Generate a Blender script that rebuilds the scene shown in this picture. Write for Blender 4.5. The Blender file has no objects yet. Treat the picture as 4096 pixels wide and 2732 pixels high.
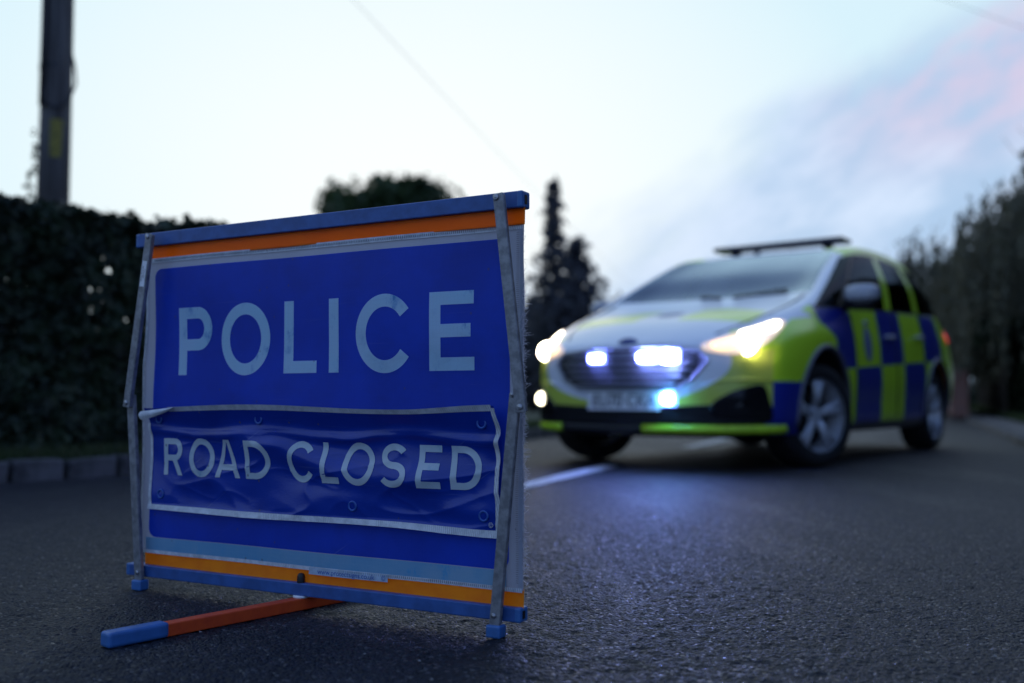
import bpy, bmesh, math, random
import numpy as np
from mathutils import Vector, Matrix
from mathutils.bvhtree import BVHTree

SC = bpy.context.scene
COL = SC.collection
R = math.radians
rng = np.random.default_rng(7)
random.seed(7)

# ------------------------------------------------------------------ camera
CAM_H = 0.44
cam_d = bpy.data.cameras.new('camera')
cam_d.sensor_width = 36.0
cam_d.lens = 35.0
cam_d.clip_start = 0.05
cam_d.clip_end = 3000.0
cam_d.dof.use_dof = True
cam_d.dof.focus_distance = 1.97
cam_d.dof.aperture_fstop = 1.7
cam = bpy.data.objects.new('camera', cam_d)
cam.location = (0, 0, CAM_H)
cam.rotation_euler = (R(90 + 3.306), 0, 0)
COL.objects.link(cam)
SC.camera = cam


# ------------------------------------------------------- node expressions
class NX:
    """a socket with arithmetic: every operator adds one Math node"""
    def __init__(self, nt, s):
        self.nt, self.s = nt, s

    def _m(self, op, a, b=None, c=None, clamp=False):
        n = self.nt.nodes.new('ShaderNodeMath')
        n.operation = op
        n.use_clamp = clamp
        for i, v in enumerate((a, b, c)):
            if v is None:
                continue
            if isinstance(v, NX):
                self.nt.links.new(v.s, n.inputs[i])
            else:
                n.inputs[i].default_value = float(v)
        return NX(self.nt, n.outputs[0])

    def __add__(self, o): return self._m('ADD', self, o)
    __radd__ = __add__
    def __sub__(self, o): return self._m('SUBTRACT', self, o)
    def __rsub__(self, o): return self._m('SUBTRACT', o, self)
    def __mul__(self, o): return self._m('MULTIPLY', self, o)
    __rmul__ = __mul__
    def __truediv__(self, o): return self._m('DIVIDE', self, o)
    def __gt__(self, o): return self._m('GREATER_THAN', self, o)
    def __lt__(self, o): return self._m('LESS_THAN', self, o)
    def abs(self): return self._m('ABSOLUTE', self)
    def max(self, o): return self._m('MAXIMUM', self, o)
    def min(self, o): return self._m('MINIMUM', self, o)
    def frac(self): return self._m('FRACT', self)
    def floor(self): return self._m('FLOOR', self)
    def mod(self, o): return self._m('FLOORED_MODULO', self, o)
    def pow(self, o): return self._m('POWER', self, o)
    def sat(self): return self._m('ADD', self, 0.0, clamp=True)

    def ramp(self, a, b):
        n = self.nt.nodes.new('ShaderNodeMapRange')
        n.interpolation_type = 'SMOOTHSTEP'
        self.nt.links.new(self.s, n.inputs[0])
        n.inputs[1].default_value = a
        n.inputs[2].default_value = b
        return NX(self.nt, n.outputs[0])


def mixc(nt, f, a, b, mode='MIX'):
    n = nt.nodes.new('ShaderNodeMix')
    n.data_type = 'RGBA'
    n.blend_type = mode
    for i, v in ((0, f), (6, a), (7, b)):
        s = n.inputs[i]
        if isinstance(v, NX):
            nt.links.new(v.s, s)
        elif hasattr(v, 'is_output'):
            nt.links.new(v, s)
        elif i == 0:
            s.default_value = float(v)
        else:
            s.default_value = (v[0], v[1], v[2], 1)
    return n.outputs[2]


def noise(nt, vec, scale, detail=3.0, rough=0.5):
    n = nt.nodes.new('ShaderNodeTexNoise')
    n.inputs['Scale'].default_value = scale
    n.inputs['Detail'].default_value = detail
    n.inputs['Roughness'].default_value = rough
    if vec is not None:
        nt.links.new(vec, n.inputs['Vector'])
    return NX(nt, n.outputs[0])


def mapping(nt, vec, scale=(1, 1, 1), rot=(0, 0, 0), loc=(0, 0, 0)):
    n = nt.nodes.new('ShaderNodeMapping')
    n.inputs['Scale'].default_value = scale
    n.inputs['Rotation'].default_value = rot
    n.inputs['Location'].default_value = loc
    nt.links.new(vec, n.inputs['Vector'])
    return n.outputs[0]


# ------------------------------------------------------------- world / sky
SUN_AZ, SUN_EL = R(-6), R(3.0)          # afterglow straight ahead, a touch left
world = bpy.data.worlds.new('World')
SC.world = world
world.use_nodes = True
nt = world.node_tree
nt.nodes.clear()
tc = nt.nodes.new('ShaderNodeTexCoord')
sep = nt.nodes.new('ShaderNodeSeparateXYZ')
nt.links.new(tc.outputs['Generated'], sep.inputs[0])
dx, dy, dz = (NX(nt, sep.outputs[i]) for i in range(3))
sky = nt.nodes.new('ShaderNodeTexSky')
sky.sky_type = 'NISHITA'
sky.sun_disc = False
sky.sun_elevation = SUN_EL
sky.sun_rotation = SUN_AZ
sky.air_density = 1.0
sky.dust_density = 0.6
sky.ozone_density = 3.0
rotd = mapping(nt, tc.outputs['Generated'], (1, 1, 1), (0, R(30), 0))
warp = noise(nt, mapping(nt, rotd, (1.0, 1.0, 2.2)), 3.2, 5, 0.55)
fine = noise(nt, mapping(nt, rotd, (1.0, 1.0, 2.4), (0, 0, 0), (3.1, 0, 1.7)), 8.0, 6, 0.6)
# bank of cloud rising to the right, clear bright band to its left
edge = (dx * 0.60 - dz) + 0.115 + (warp - 0.5) * 0.30 + (fine - 0.5) * 0.10
bank = edge.ramp(-0.03, 0.09)
low = (0.16 - dz + (warp - 0.5) * 0.22).ramp(0.0, 0.16)
glow = (dy * 0.985 - dx * 0.17).ramp(-0.55, 0.95)
centre = (1.0 - ((dx + 0.08) * (dx + 0.08) * 5.0 + (dz - 0.17) * (dz - 0.17) * 9.0)).sat()
clear = mixc(nt, centre, (0.69, 0.885, 0.965), (0.96, 1.0, 0.995))
clear = mixc(nt, low * 0.55, clear, (0.60, 0.75, 0.93))
pinkm = ((dx - 0.25).ramp(0.0, 0.15)) * (edge.ramp(-0.02, 0.05)) * (1.0 - edge.ramp(0.09, 0.24)) * (fine.ramp(0.30, 0.55)) * (dz.ramp(0.17, 0.27))
bankc = mixc(nt, fine.ramp(0.35, 0.68), (0.42, 0.585, 0.82), (0.66, 0.78, 0.985))
bankc = mixc(nt, (pinkm * 0.75).sat(), bankc, (0.72, 0.555, 0.73))
skyc = mixc(nt, (bank * 0.92).sat(), clear, bankc)
# higher up the dusk sky turns a deeper blue
skyc = mixc(nt, (dz.ramp(0.42, 0.95) * 0.85).sat(), skyc, (0.36, 0.56, 1.02))
dim = mixc(nt, glow, (0.35, 0.45, 0.74), (1.0, 1.0, 1.0))
skyc = mixc(nt, 1.0, skyc, dim, 'MULTIPLY')
bg1 = nt.nodes.new('ShaderNodeBackground')
bg1.inputs[1].default_value = 1.13
nt.links.new(skyc, bg1.inputs[0])
bg2 = nt.nodes.new('ShaderNodeBackground')
bg2.inputs[1].default_value = 0.05
nt.links.new(sky.outputs[0], bg2.inputs[0])
mx = nt.nodes.new('ShaderNodeMixShader')
mx.inputs[0].default_value = 0.10
nt.links.new(bg1.outputs[0], mx.inputs[1])
nt.links.new(bg2.outputs[0], mx.inputs[2])
out = nt.nodes.new('ShaderNodeOutputWorld')
nt.links.new(mx.outputs[0], out.inputs[0])

# the sun is down to the last glow: weak, very soft, from ahead
sun_d = bpy.data.lights.new('sun', 'SUN')
sun_d.energy = 0.15
sun_d.angle = R(25)
sun_d.color = (1.0, 0.9, 0.82)
sun = bpy.data.objects.new('sun', sun_d)
d = Vector((math.sin(SUN_AZ) * math.cos(R(9)), math.cos(SUN_AZ) * math.cos(R(9)), math.sin(R(9))))
sun.rotation_euler = d.to_track_quat('Z', 'Y').to_euler()
COL.objects.link(sun)

SC.view_settings.view_transform = 'Standard'
SC.view_settings.look = 'None'
SC.view_settings.exposure = 0.0
SC.view_settings.gamma = 1.0
SC.view_settings.use_curve_mapping = False
SC.render.engine = 'CYCLES'
SC.cycles.use_denoising = True
SC.cycles.max_bounces = 8
SC.cycles.transparent_max_bounces = 24
SC.cycles.sample_clamp_indirect = 6.0
SC.cycles.use_adaptive_sampling = False


# --------------------------------------------------------------- materials
def base_mat(name):
    m = bpy.data.materials.new(name)
    m.use_nodes = True
    t = m.node_tree
    t.nodes.clear()
    o = t.nodes.new('ShaderNodeOutputMaterial')
    b = t.nodes.new('ShaderNodeBsdfPrincipled')
    t.links.new(b.outputs[0], o.inputs[0])
    c = t.nodes.new('ShaderNodeTexCoord')
    return m, t, b, o, c


def setp(b, **kw):
    for k, v in kw.items():
        s = b.inputs[k.replace('_', ' ')]
        s.default_value = (v[0], v[1], v[2], 1) if isinstance(v, (tuple, list)) and len(v) == 3 else v


def bump(t, b, h, strength=0.3, dist=0.01):
    n = t.nodes.new('ShaderNodeBump')
    n.inputs['Strength'].default_value = strength
    n.inputs['Distance'].default_value = dist
    t.links.new(h.s, n.inputs['Height'])
    t.links.new(n.outputs[0], b.inputs['Normal'])


def mat(name, col, rough=0.6, metal=0.0, var=0.25, scale=40.0, bstr=0.0, bscale=200.0, col2=None, spec=0.5, coat=0.0, trans=0.0, transcol=None):
    """mottled principled surface; trans > 0 lets light through a thin sheet"""
    m, t, b, o, c = base_mat(name)
    n = noise(t, c.outputs['Object'], scale, 5, 0.6)
    c2 = col2 if col2 else tuple(v * (1 - var) for v in col)
    cs = mixc(t, n.ramp(0.32, 0.68), c2, col)
    t.links.new(cs, b.inputs['Base Color'])
    setp(b, Roughness=rough, Metallic=metal)
    b.inputs['Specular IOR Level'].default_value = spec
    b.inputs['Coat Weight'].default_value = coat
    b.inputs['Coat Roughness'].default_value = 0.08
    if bstr:
        bump(t, b, noise(t, c.outputs['Object'], bscale, 4, 0.6), bstr, 0.004)
    if trans:
        tr = t.nodes.new('ShaderNodeBsdfTranslucent')
        tr.inputs[0].default_value = (*(transcol or col), 1)
        mxs = t.nodes.new('ShaderNodeMixShader')
        mxs.inputs[0].default_value = trans
        t.links.new(b.outputs[0], mxs.inputs[1])
        t.links.new(tr.outputs[0], mxs.inputs[2])
        t.links.new(mxs.outputs[0], o.inputs[0])
    return m


def emit(name, col, st):
    m, t, b, o, c = base_mat(name)
    setp(b, Base_Color=(0.6, 0.6, 0.6), Roughness=0.2)
    b.inputs['Emission Color'].default_value = (*col, 1)
    b.inputs['Emission Strength'].default_value = st
    return m


M = {}


def asphalt():
    m, t, b, o, c = base_mat('asphalt')
    P = c.outputs['Object']
    v = t.nodes.new('ShaderNodeTexVoronoi')
    v.inputs['Scale'].default_value = 150
    t.links.new(P, v.inputs['Vector'])
    ch = noise(t, v.outputs['Color'], 3.0, 0)
    big = noise(t, P, 1.3, 4, 0.6)
    mid = noise(t, P, 55.0, 4, 0.7)
    col = mixc(t, ch.ramp(0.3, 0.75), (0.005, 0.006, 0.010), (0.025, 0.029, 0.041))
    col = mixc(t, big.ramp(0.3, 0.7) * 0.5, col, (0.017, 0.018, 0.021))
    pale = (noise(t, v.outputs['Color'], 9.0, 0) > 0.70)
    col = mixc(t, pale * 0.55, col, (0.11, 0.11, 0.115))
    t.links.new(col, b.inputs['Base Color'])
    wear = noise(t, mapping(t, P, (1.6, 0.35, 1.0), (0, 0, R(21))), 1.6, 4, 0.6)
    spot = noise(t, P, 3.7, 5, 0.7)
    col = mixc(t, (spot.ramp(0.60, 0.74) * 0.45).sat(), col, (0.010, 0.010, 0.011))
    col = mixc(t, (wear.ramp(0.50, 0.72) * 0.30).sat(), col, (0.045, 0.046, 0.050))
    t.links.new(col, b.inputs['Base Color'])
    ro = 0.38 + 0.18 * mid + 0.24 * ch - 0.10 * wear.ramp(0.5, 0.7) - 0.22 * pale
    t.links.new(ro.s, b.inputs['Roughness'])
    b.inputs['Specular IOR Level'].default_value = 0.25
    hgt = NX(t, v.outputs['Distance']) * -0.9 + mid * 0.9 + noise(t, P, 420.0, 2, 0.6) * 0.35
    bump(t, b, hgt, 0.95, 0.007)
    return m


M['asphalt'] = asphalt()
M['line_paint'] = mat('road_line_paint', (0.62, 0.62, 0.60), 0.7, var=0.45, scale=28, bstr=0.5, bscale=160)
M['kerb'] = mat('kerb_concrete', (0.095, 0.095, 0.095), 0.9, var=0.65, scale=7, bstr=0.6, bscale=70)
M['footway'] = mat('footway_tarmac', (0.115, 0.11, 0.105), 0.9, var=0.35, scale=6, bstr=0.5, bscale=120)
M['grass'] = mat('verge_grass', (0.03, 0.05, 0.015), 0.95, col2=(0.035, 0.032, 0.02), scale=9, bstr=0.8, bscale=60)
M['earth'] = mat('far_ground', (0.05, 0.07, 0.03), 0.95, scale=0.3)
M['grass_blade'] = mat('grass_blade', (0.04, 0.075, 0.018), 0.8, col2=(0.06, 0.062, 0.025), scale=6, trans=0.3)
M['hedge_leaf'] = mat('hedge_leaf', (0.022, 0.040, 0.014), 0.6, col2=(0.008, 0.016, 0.007), scale=5, spec=0.3, trans=0.12)
M['oak_leaf'] = mat('oak_leaf', (0.05, 0.085, 0.02), 0.65, col2=(0.025, 0.045, 0.012), scale=1.1, trans=0.2)
M['conifer_leaf'] = mat('conifer_leaf', (0.115, 0.12, 0.135), 0.7, col2=(0.08, 0.085, 0.10), scale=2, trans=0.5)  # leaf colour paled to blue grey, imitates veiling glare over the trees
M['willow_leaf'] = mat('willow_leaf', (0.145, 0.14, 0.085), 0.65, col2=(0.075, 0.075, 0.05), scale=1.2, trans=0.25)
M['bark'] = mat('bark', (0.085, 0.065, 0.05), 0.95, var=0.5, scale=16, bstr=0.9, bscale=30)
M['pole_wood'] = None
M['cable'] = mat('cable_black', (0.015, 0.015, 0.016), 0.5)
M['tag_yellow'] = mat('tag_yellow', (0.30, 0.25, 0.03), 0.6, var=0.5, scale=30)
M['brick'] = None


def pole_wood():
    m, t, b, o, c = base_mat('pole_wood')
    P = c.outputs['Object']
    g = noise(t, mapping(t, P, (30, 30, 1.2)), 1.0, 6, 0.65)
    col = mixc(t, g.ramp(0.3, 0.7), (0.045, 0.04, 0.036), (0.15, 0.14, 0.13))
    s = t.nodes.new('ShaderNodeSeparateXYZ')
    t.links.new(P, s.inputs[0])
    z = NX(t, s.outputs[2]) + (noise(t, P, 6.0, 4) - 0.5) * 1.2
    col = mixc(t, (1.0 - z.ramp(1.8, 3.0)) * 0.8, col, (0.06, 0.05, 0.042))
    t.links.new(col, b.inputs['Base Color'])
    setp(b, Roughness=0.9)
    bump(t, b, g, 0.8, 0.01)
    return m


def brick_mat():
    m, t, b, o, c = base_mat('brick')
    br = t.nodes.new('ShaderNodeTexBrick')
    br.inputs['Color1'].default_value = (0.26, 0.10, 0.07, 1)
    br.inputs['Color2'].default_value = (0.20, 0.09, 0.07, 1)
    br.inputs['Mortar'].default_value = (0.30, 0.27, 0.24, 1)
    br.inputs['Scale'].default_value = 1.0
    br.inputs['Brick Width'].default_value = 0.225
    br.inputs['Row Height'].default_value = 0.075
    br.inputs['Mortar Size'].default_value = 0.006
    t.links.new(mapping(t, c.outputs['Object'], rot=(R(90), 0, 0)), br.inputs['Vector'])
    t.links.new(br.outputs[0], b.inputs['Base Color'])
    setp(b, Roughness=0.9)
    return m


M['pole_wood'] = pole_wood()
M['brick'] = brick_mat()


# ------------------------------------------------------------ mesh helpers
def link(o, parent=None):
    COL.objects.link(o)
    if parent is not None:
        o.parent = parent
    return o


def obj(name, verts, faces, m, parent=None, smooth=False, mi=None):
    me = bpy.data.meshes.new(name)
    if isinstance(verts, np.ndarray):
        verts = verts.reshape(-1, 3).tolist()
    if isinstance(faces, np.ndarray):
        faces = faces.tolist()
    me.from_pydata(verts, [], faces)
    for mm in (m if isinstance(m, (list, tuple)) else [m]):
        me.materials.append(mm)
    if mi is not None:
        me.polygons.foreach_set('material_index', mi)
    if smooth:
        me.polygons.foreach_set('use_smooth', [True] * len(me.polygons))
    me.update()
    return link(bpy.data.objects.new(name, me), parent)


def empty(name, loc=(0, 0, 0), rz=0.0, label=None, cat=None, group=None):
    o = bpy.data.objects.new(name, None)
    o.location = loc
    o.rotation_euler = (0, 0, rz)
    o.empty_display_size = 0.2
    tag(o, label, cat, group)
    return link(o)


def tag(o, label=None, cat=None, group=None, kind=None):
    for k, v in (('label', label), ('category', cat), ('group', group), ('kind', kind)):
        if v:
            o[k] = v
    return o


class G:
    """collects shapes for ONE mesh object"""
    def __init__(self):
        self.v, self.f, self.sm = [], [], []

    def add(self, vs, fs, smooth=False):
        n = len(self.v)
        self.v += [tuple(map(float, p)) for p in vs]
        self.f += [tuple(i + n for i in f) for f in fs]
        self.sm += [smooth] * len(fs)
        return self

    def bm(self, b, smooth=False, mtx=None):
        b.verts.index_update()
        vs = [(mtx @ v.co if mtx else v.co) for v in b.verts]
        self.add(vs, [tuple(v.index for v in f.verts) for f in b.faces], smooth)
        b.free()
        return self

    def box(self, c, s, bev=0.0, mtx=None, seg=1):
        b = bmesh.new()
        bmesh.ops.create_cube(b, size=1.0)
        bmesh.ops.scale(b, vec=s, verts=b.verts)
        if bev:
            bmesh.ops.bevel(b, geom=b.edges[:], offset=bev, segments=seg, affect='EDGES', profile=0.5)
        bmesh.ops.translate(b, vec=c, verts=b.verts)
        return self.bm(b, False, mtx)

    def tube(self, pts, rad, n=10, closed=False, caps=True):
        pts = [Vector(p) for p in pts]
        rs = rad if isinstance(rad, (list, tuple)) else [rad] * len(pts)
        k = len(pts)
        vs, fs = [], []
        ref = None
        for i, p in enumerate(pts):
            a = pts[(i - 1) % k] if (closed or i) else p
            c = pts[(i + 1) % k] if (closed or i < k - 1) else p
            tg = (c - a).normalized()
            if ref is None:
                ref = Vector((0, 0, 1)) if abs(tg.z) < 0.9 else Vector((1, 0, 0))
            x = ref - tg * ref.dot(tg)
            if x.length < 1e-5:
                x = tg.orthogonal()
            x.normalize()
            ref = x
            y = tg.cross(x)
            for j in range(n):
                an = 2 * math.pi * j / n
                vs.append(p + (x * math.cos(an) + y * math.sin(an)) * rs[i])
        for i in range(k if closed else k - 1):
            for j in range(n):
                a, b_ = i * n + j, i * n + (j + 1) % n
                c, d_ = ((i + 1) % k) * n + (j + 1) % n, ((i + 1) % k) * n + j
                fs.append((a, b_, c, d_))
        if caps and not closed:
            fs.append(tuple(range(n - 1, -1, -1)))
            fs.append(tuple((k - 1) * n + j for j in range(n)))
        return self.add(vs, fs, True)

    def lathe(self, prof, n=24, mtx=None, axis='Z', closed_prof=False):
        vs, fs = [], []
        for (r, h) in prof:
            for j in range(n):
                a = 2 * math.pi * j / n
                p = (r * math.cos(a), r * math.sin(a), h) if axis == 'Z' else (r * math.cos(a), h, r * math.sin(a))
                vs.append(Vector(p))
        k = len(prof)
        for i in range(k if closed_prof else k - 1):
            for j in range(n):
                i2 = (i + 1) % k
                fs.append((i * n + j, i * n + (j + 1) % n, i2 * n + (j + 1) % n, i2 * n + j))
        if mtx:
            vs = [mtx @ v for v in vs]
        return self.add(vs, fs, True)

    def grid(self, P, smooth=True, flip=False):
        """P: array (a, b, 3)"""
        a, b = P.shape[:2]
        fs = []
        for i in range(a - 1):
            for j in range(b - 1):
                q = (i * b + j, i * b + j + 1, (i + 1) * b + j + 1, (i + 1) * b + j)
                fs.append(q[::-1] if flip else q)
        return self.add(P.reshape(-1, 3), fs, smooth)

    def out(self, name, m, parent=None, kind=None):
        me = bpy.data.meshes.new(name)
        me.from_pydata(self.v, [], self.f)
        me.materials.append(m)
        me.polygons.foreach_set('use_smooth', self.sm)
        me.update()
        o = link(bpy.data.objects.new(name, me), parent)
        if kind:
            o['kind'] = kind
        return o


def leaf_quads(P, size, aspect=1.6, nrm=None, spread=1.0, seed=0):
    """one bent leaf (two triangles) at every point of P"""
    r = np.random.default_rng(seed)
    n = len(P)
    a = r.normal(size=(n, 3))
    if nrm is not None:
        a = a * spread + nrm
    a /= np.linalg.norm(a, axis=1)[:, None] + 1e-9
    b = np.cross(a, r.normal(size=(n, 3)))
    b /= np.linalg.norm(b, axis=1)[:, None] + 1e-9
    c = np.cross(a, b)
    s = (size * r.uniform(0.6, 1.35, n))[:, None]
    V = np.empty((n, 4, 3))
    V[:, 0] = P - c * s * aspect * 0.5
    V[:, 1] = P - b * s * 0.5 + a * s * 0.12
    V[:, 2] = P + c * s * aspect * 0.5
    V[:, 3] = P + b * s * 0.5 + a * s * 0.12
    i = np.arange(n)[:, None] * 4
    F = np.concatenate([i + np.array([[0, 1, 3]]), i + np.array([[1, 2, 3]])])
    return V.reshape(-1, 3), F


def fast_mesh(name, V, F, m, parent=None, kind=None):
    V = np.ascontiguousarray(V, dtype=np.float32)
    F = np.ascontiguousarray(F, dtype=np.int32)
    k = F.shape[1]
    me = bpy.data.meshes.new(name)
    me.vertices.add(len(V))
    me.vertices.foreach_set('co', V.ravel())
    me.loops.add(F.size)
    me.loops.foreach_set('vertex_index', F.ravel())
    me.polygons.add(len(F))
    me.polygons.foreach_set('loop_start', np.arange(0, F.size, k, dtype=np.int32))
    me.materials.append(m)
    me.update(calc_edges=True)
    o = link(bpy.data.objects.new(name, me), parent)
    if kind:
        o['kind'] = kind
    return o


# ============================================================== THE SETTING
ground = obj('ground', [(-900, -300, -0.06), (900, -300, -0.06), (900, 1500, -0.06), (-900, 1500, -0.06)], [(0, 1, 2, 3)], M['earth'])
tag(ground, kind='structure')


def vnoise(x, y, seed):
    """value noise on arrays"""
    xi, yi = np.floor(x).astype(np.int64), np.floor(y).astype(np.int64)
    fx, fy = x - xi, y - yi
    fx, fy = fx * fx * (3 - 2 * fx), fy * fy * (3 - 2 * fy)

    def hsh(a, b):
        h = (a * 374761393 + b * 668265263 + seed * 69069) & 0xffffffff
        h = ((h ^ (h >> 13)) * 1274126177) & 0xffffffff
        return ((h ^ (h >> 16)) & 0xffff) / 65535.0
    return (hsh(xi, yi) * (1 - fx) + hsh(xi + 1, yi) * fx) * (1 - fy) + (hsh(xi, yi + 1) * (1 - fx) + hsh(xi + 1, yi + 1) * fx) * fy


def worley(x, y, seed):
    xi, yi = np.floor(x).astype(np.int64), np.floor(y).astype(np.int64)
    best = np.full(x.shape, 9.0)
    val = np.zeros(x.shape)
    for a in (-1, 0, 1):
        for b in (-1, 0, 1):
            cx, cy = xi + a, yi + b
            h = (cx * 374761393 + cy * 668265263 + seed * 69069) & 0xffffffff
            h = ((h ^ (h >> 13)) * 1274126177) & 0xffffffff
            h = h ^ (h >> 16)
            px, py = cx + (h & 0xff) / 255.0, cy + ((h >> 8) & 0xff) / 255.0
            dd = (px - x) ** 2 + (py - y) ** 2
            k = dd < best
            best = np.where(k, dd, best)
            val = np.where(k, ((h >> 16) & 0xff) / 255.0, val)
    return np.sqrt(best), val


def build_road():
    xs = np.concatenate([np.linspace(-60, -1.9, 30)[:-1], np.arange(-1.9, 2.1, 0.0056), np.linspace(2.1, 70, 34)])
    fy = [0.95]
    while fy[-1] < 4.6:
        fy.append(fy[-1] + 0.0042 * (fy[-1] / 1.6))
    ys = np.concatenate([np.linspace(-30, 0.95, 12)[:-1], np.array(fy), np.linspace(fy[-1] + 0.1, 130, 60)])
    X, Y = np.meshgrid(xs, ys)
    fade = np.clip((X + 1.9) / 0.3, 0, 1) * np.clip((2.1 - X) / 0.3, 0, 1) * np.clip((Y - 0.95) / 0.1, 0, 1) * np.clip((4.6 - Y) / 1.2, 0, 1)
    wx = X + 0.004 * (vnoise(X * 90, Y * 90, 3) - 0.5)
    wy = Y + 0.004 * (vnoise(X * 90, Y * 90, 4) - 0.5)
    d1, v1 = worley(wx * 120, wy * 120, 11)
    d2, v2 = worley(wx * 200, wy * 200, 12)
    Z = (np.clip(1 - d1 * 1.15, 0, 1) ** 0.6 * (0.35 + v1)) * 0.0031 + np.clip(1 - d2, 0, 1) * v2 * 0.0017
    Z -= np.clip(vnoise(X * 42, Y * 42, 5) - 0.60, 0, 1) * 0.009
    Z += (vnoise(X * 7, Y * 7, 6) - 0.5) * 0.002
    Z = Z * fade - 0.002
    V = np.stack([X, Y, Z], -1).reshape(-1, 3)
    ny, nx = X.shape
    i = (np.arange(ny - 1)[:, None] * nx + np.arange(nx - 1)[None, :]).ravel()
    F = np.stack([i, i + 1, i + nx + 1, i + nx], 1)
    return fast_mesh('road', V, F, M['asphalt'])


road = tag(build_road(), kind='structure')
road.data.polygons.foreach_set('use_smooth', [True] * len(road.data.polygons))

r_ = np.random.default_rng(15)
n_ = 320
gy = 1.25 + 3.2 * r_.random(n_) ** 1.4
gp = np.stack([(r_.random(n_) - 0.48) * gy * 1.05, gy, np.full(n_, 0.0012)], 1)
gv, gf = [], []
for i_ in range(n_):
    q_ = r_.normal(size=(6, 3)) * np.array([1, 1, .55])
    q_ = q_ / np.linalg.norm(q_, axis=1)[:, None] * r_.uniform(.0012, .0034) * np.array([1.3, 1, .7])
    b_ = len(gv)
    hull = bmesh.new()
    for w_ in q_:
        hull.verts.new(Vector(gp[i_] + w_))
    bmesh.ops.convex_hull(hull, input=hull.verts)
    hull.verts.index_update()
    gv += [tuple(v_.co) for v_ in hull.verts]
    gf += [tuple(v_.index + b_ for v_ in f_.verts) for f_ in hull.faces]
    hull.free()
tag(obj('grit', gv, gf, mat('grit_pale', (0.26, 0.25, 0.24), 0.5, var=0.7, scale=90)), 'loose pale grit scattered on the tarmac in the foreground', 'grit', kind='stuff')

# dashes of the centre line, painted on the road: they run 21 degrees right of ahead
RD = Vector((0.36, 0.933, 0)).normalized()
RN = Vector((RD.y, -RD.x, 0))
C0 = Vector((0.655, 6.60, 0))
for a, b in ((-2.9, 0.0), (2.55, 4.75), (8.2, 11.0), (14, 17), (20, 23), (26, 29)):
    g = G()
    n = 14
    P = np.zeros((n, 2, 3))
    for i in range(n):
        p = C0 + RD * (a + (b - a) * i / (n - 1))
        for j, s in enumerate((-1, 1)):
            q = p + RN * s * (0.062 + random.uniform(-0.004, 0.004))
            P[i, j] = (q.x, q.y, 0.004)
    g.grid(P, False)
    g.out('line_marking', M['line_paint'], road)


def offset_line(pts, dist):
    out_ = []
    for i, p in enumerate(pts):
        a = Vector(pts[max(i - 1, 0)])
        c = Vector(pts[min(i + 1, len(pts) - 1)])
        t = (c - a).normalized()
        out_.append(Vector(p) + Vector((-t.y, t.x)) * dist)
    return out_


def resample(pts, step):
    pts = [Vector(p) for p in pts]
    # Catmull-Rom, then even spacing
    fine_ = []
    for i in range(len(pts) - 1):
        p0, p1, p2, p3 = pts[max(i - 1, 0)], pts[i], pts[i + 1], pts[min(i + 2, len(pts) - 1)]
        for k in range(24):
            u = k / 24
            fine_.append(0.5 * ((2 * p1) + (p2 - p0) * u + (2 * p0 - 5 * p1 + 4 * p2 - p3) * u * u + (3 * p1 - p0 - 3 * p2 + p3) * u ** 3))
    fine_.append(pts[-1])
    res, acc = [fine_[0]], 0.0
    for a, b in zip(fine_, fine_[1:]):
        L = (b - a).length
        while acc + L >= step:
            a = a + (b - a) * ((step - acc) / L)
            res.append(a.copy())
            L = (b - a).length
            acc = 0.0
        acc += L
    return res


def strip(name, A, B, z, m, zb=None):
    """flat sheet between two lines of equal length"""
    n = len(A)
    P = np.zeros((n, 2, 3))
    for i in range(n):
        P[i, 0] = (A[i].x, A[i].y, z)
        P[i, 1] = (B[i].x, B[i].y, z if zb is None else zb)
    return G().grid(P, False, flip=True).out(name, m)


LK = [(-7.4, -1.6), (-5.0, 1.95), (-3.55, 4.05), (-2.69, 5.22), (-2.22, 5.83), (-1.55, 6.85), (-0.85, 8.3), (0.0, 10.4), (0.95, 13.0), (3.0, 18.5), (6.1, 27), (10, 37.5), (26, 80)]
KS = 0.31
lk = resample(LK, KS)


def kerb(name, line, side, zt=0.108, count=60, w=0.13):
    root = empty(name)
    tag(root, kind='structure')
    root.empty_display_size = 0.1
    for i in range(min(count, len(line) - 1)):
        a, b = line[i], line[i + 1]
        t = (b - a).normalized()
        n = Vector((-t.y, t.x)) * side
        c = (a + b) * 0.5 + n * (w * 0.5 + random.uniform(-0.006, 0.006))
        me = bpy.data.meshes.new('kerb_stone')
        bm = bmesh.new()
        bmesh.ops.create_cube(bm, size=1)
        bmesh.ops.scale(bm, vec=((b - a).length - 0.026, w, zt + 0.08), verts=bm.verts)
        for v in bm.verts:
            v.co += Vector((random.uniform(-.012, .012), random.uniform(-.012, .012), random.uniform(-.012, .010)))
        bmesh.ops.bevel(bm, geom=bm.edges[:], offset=0.014, segments=2, affect='EDGES', profile=0.5)
        bm.to_mesh(me)
        bm.free()
        me.materials.append(M['kerb'])
        o = link(bpy.data.objects.new('kerb_stone', me), root)
        o.location = (c.x, c.y, (zt - 0.08) * 0.5)
        o.rotation_euler = (0, 0, math.atan2(t.y, t.x))
    return root


kerb('kerb_left', lk, 1, count=92)
lv_in = offset_line(lk, 0.125)
lv_out = offset_line(lk, 7.0)
tag(strip('verge_left', lv_in, lv_out, 0.10, M['grass']), kind='structure')
lb = [Vector((p.x - 60, p.y + 20)) for p in lv_out]
tag(strip('field_left', lv_out, lb, 0.10, M['earth']), kind='structure')

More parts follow.
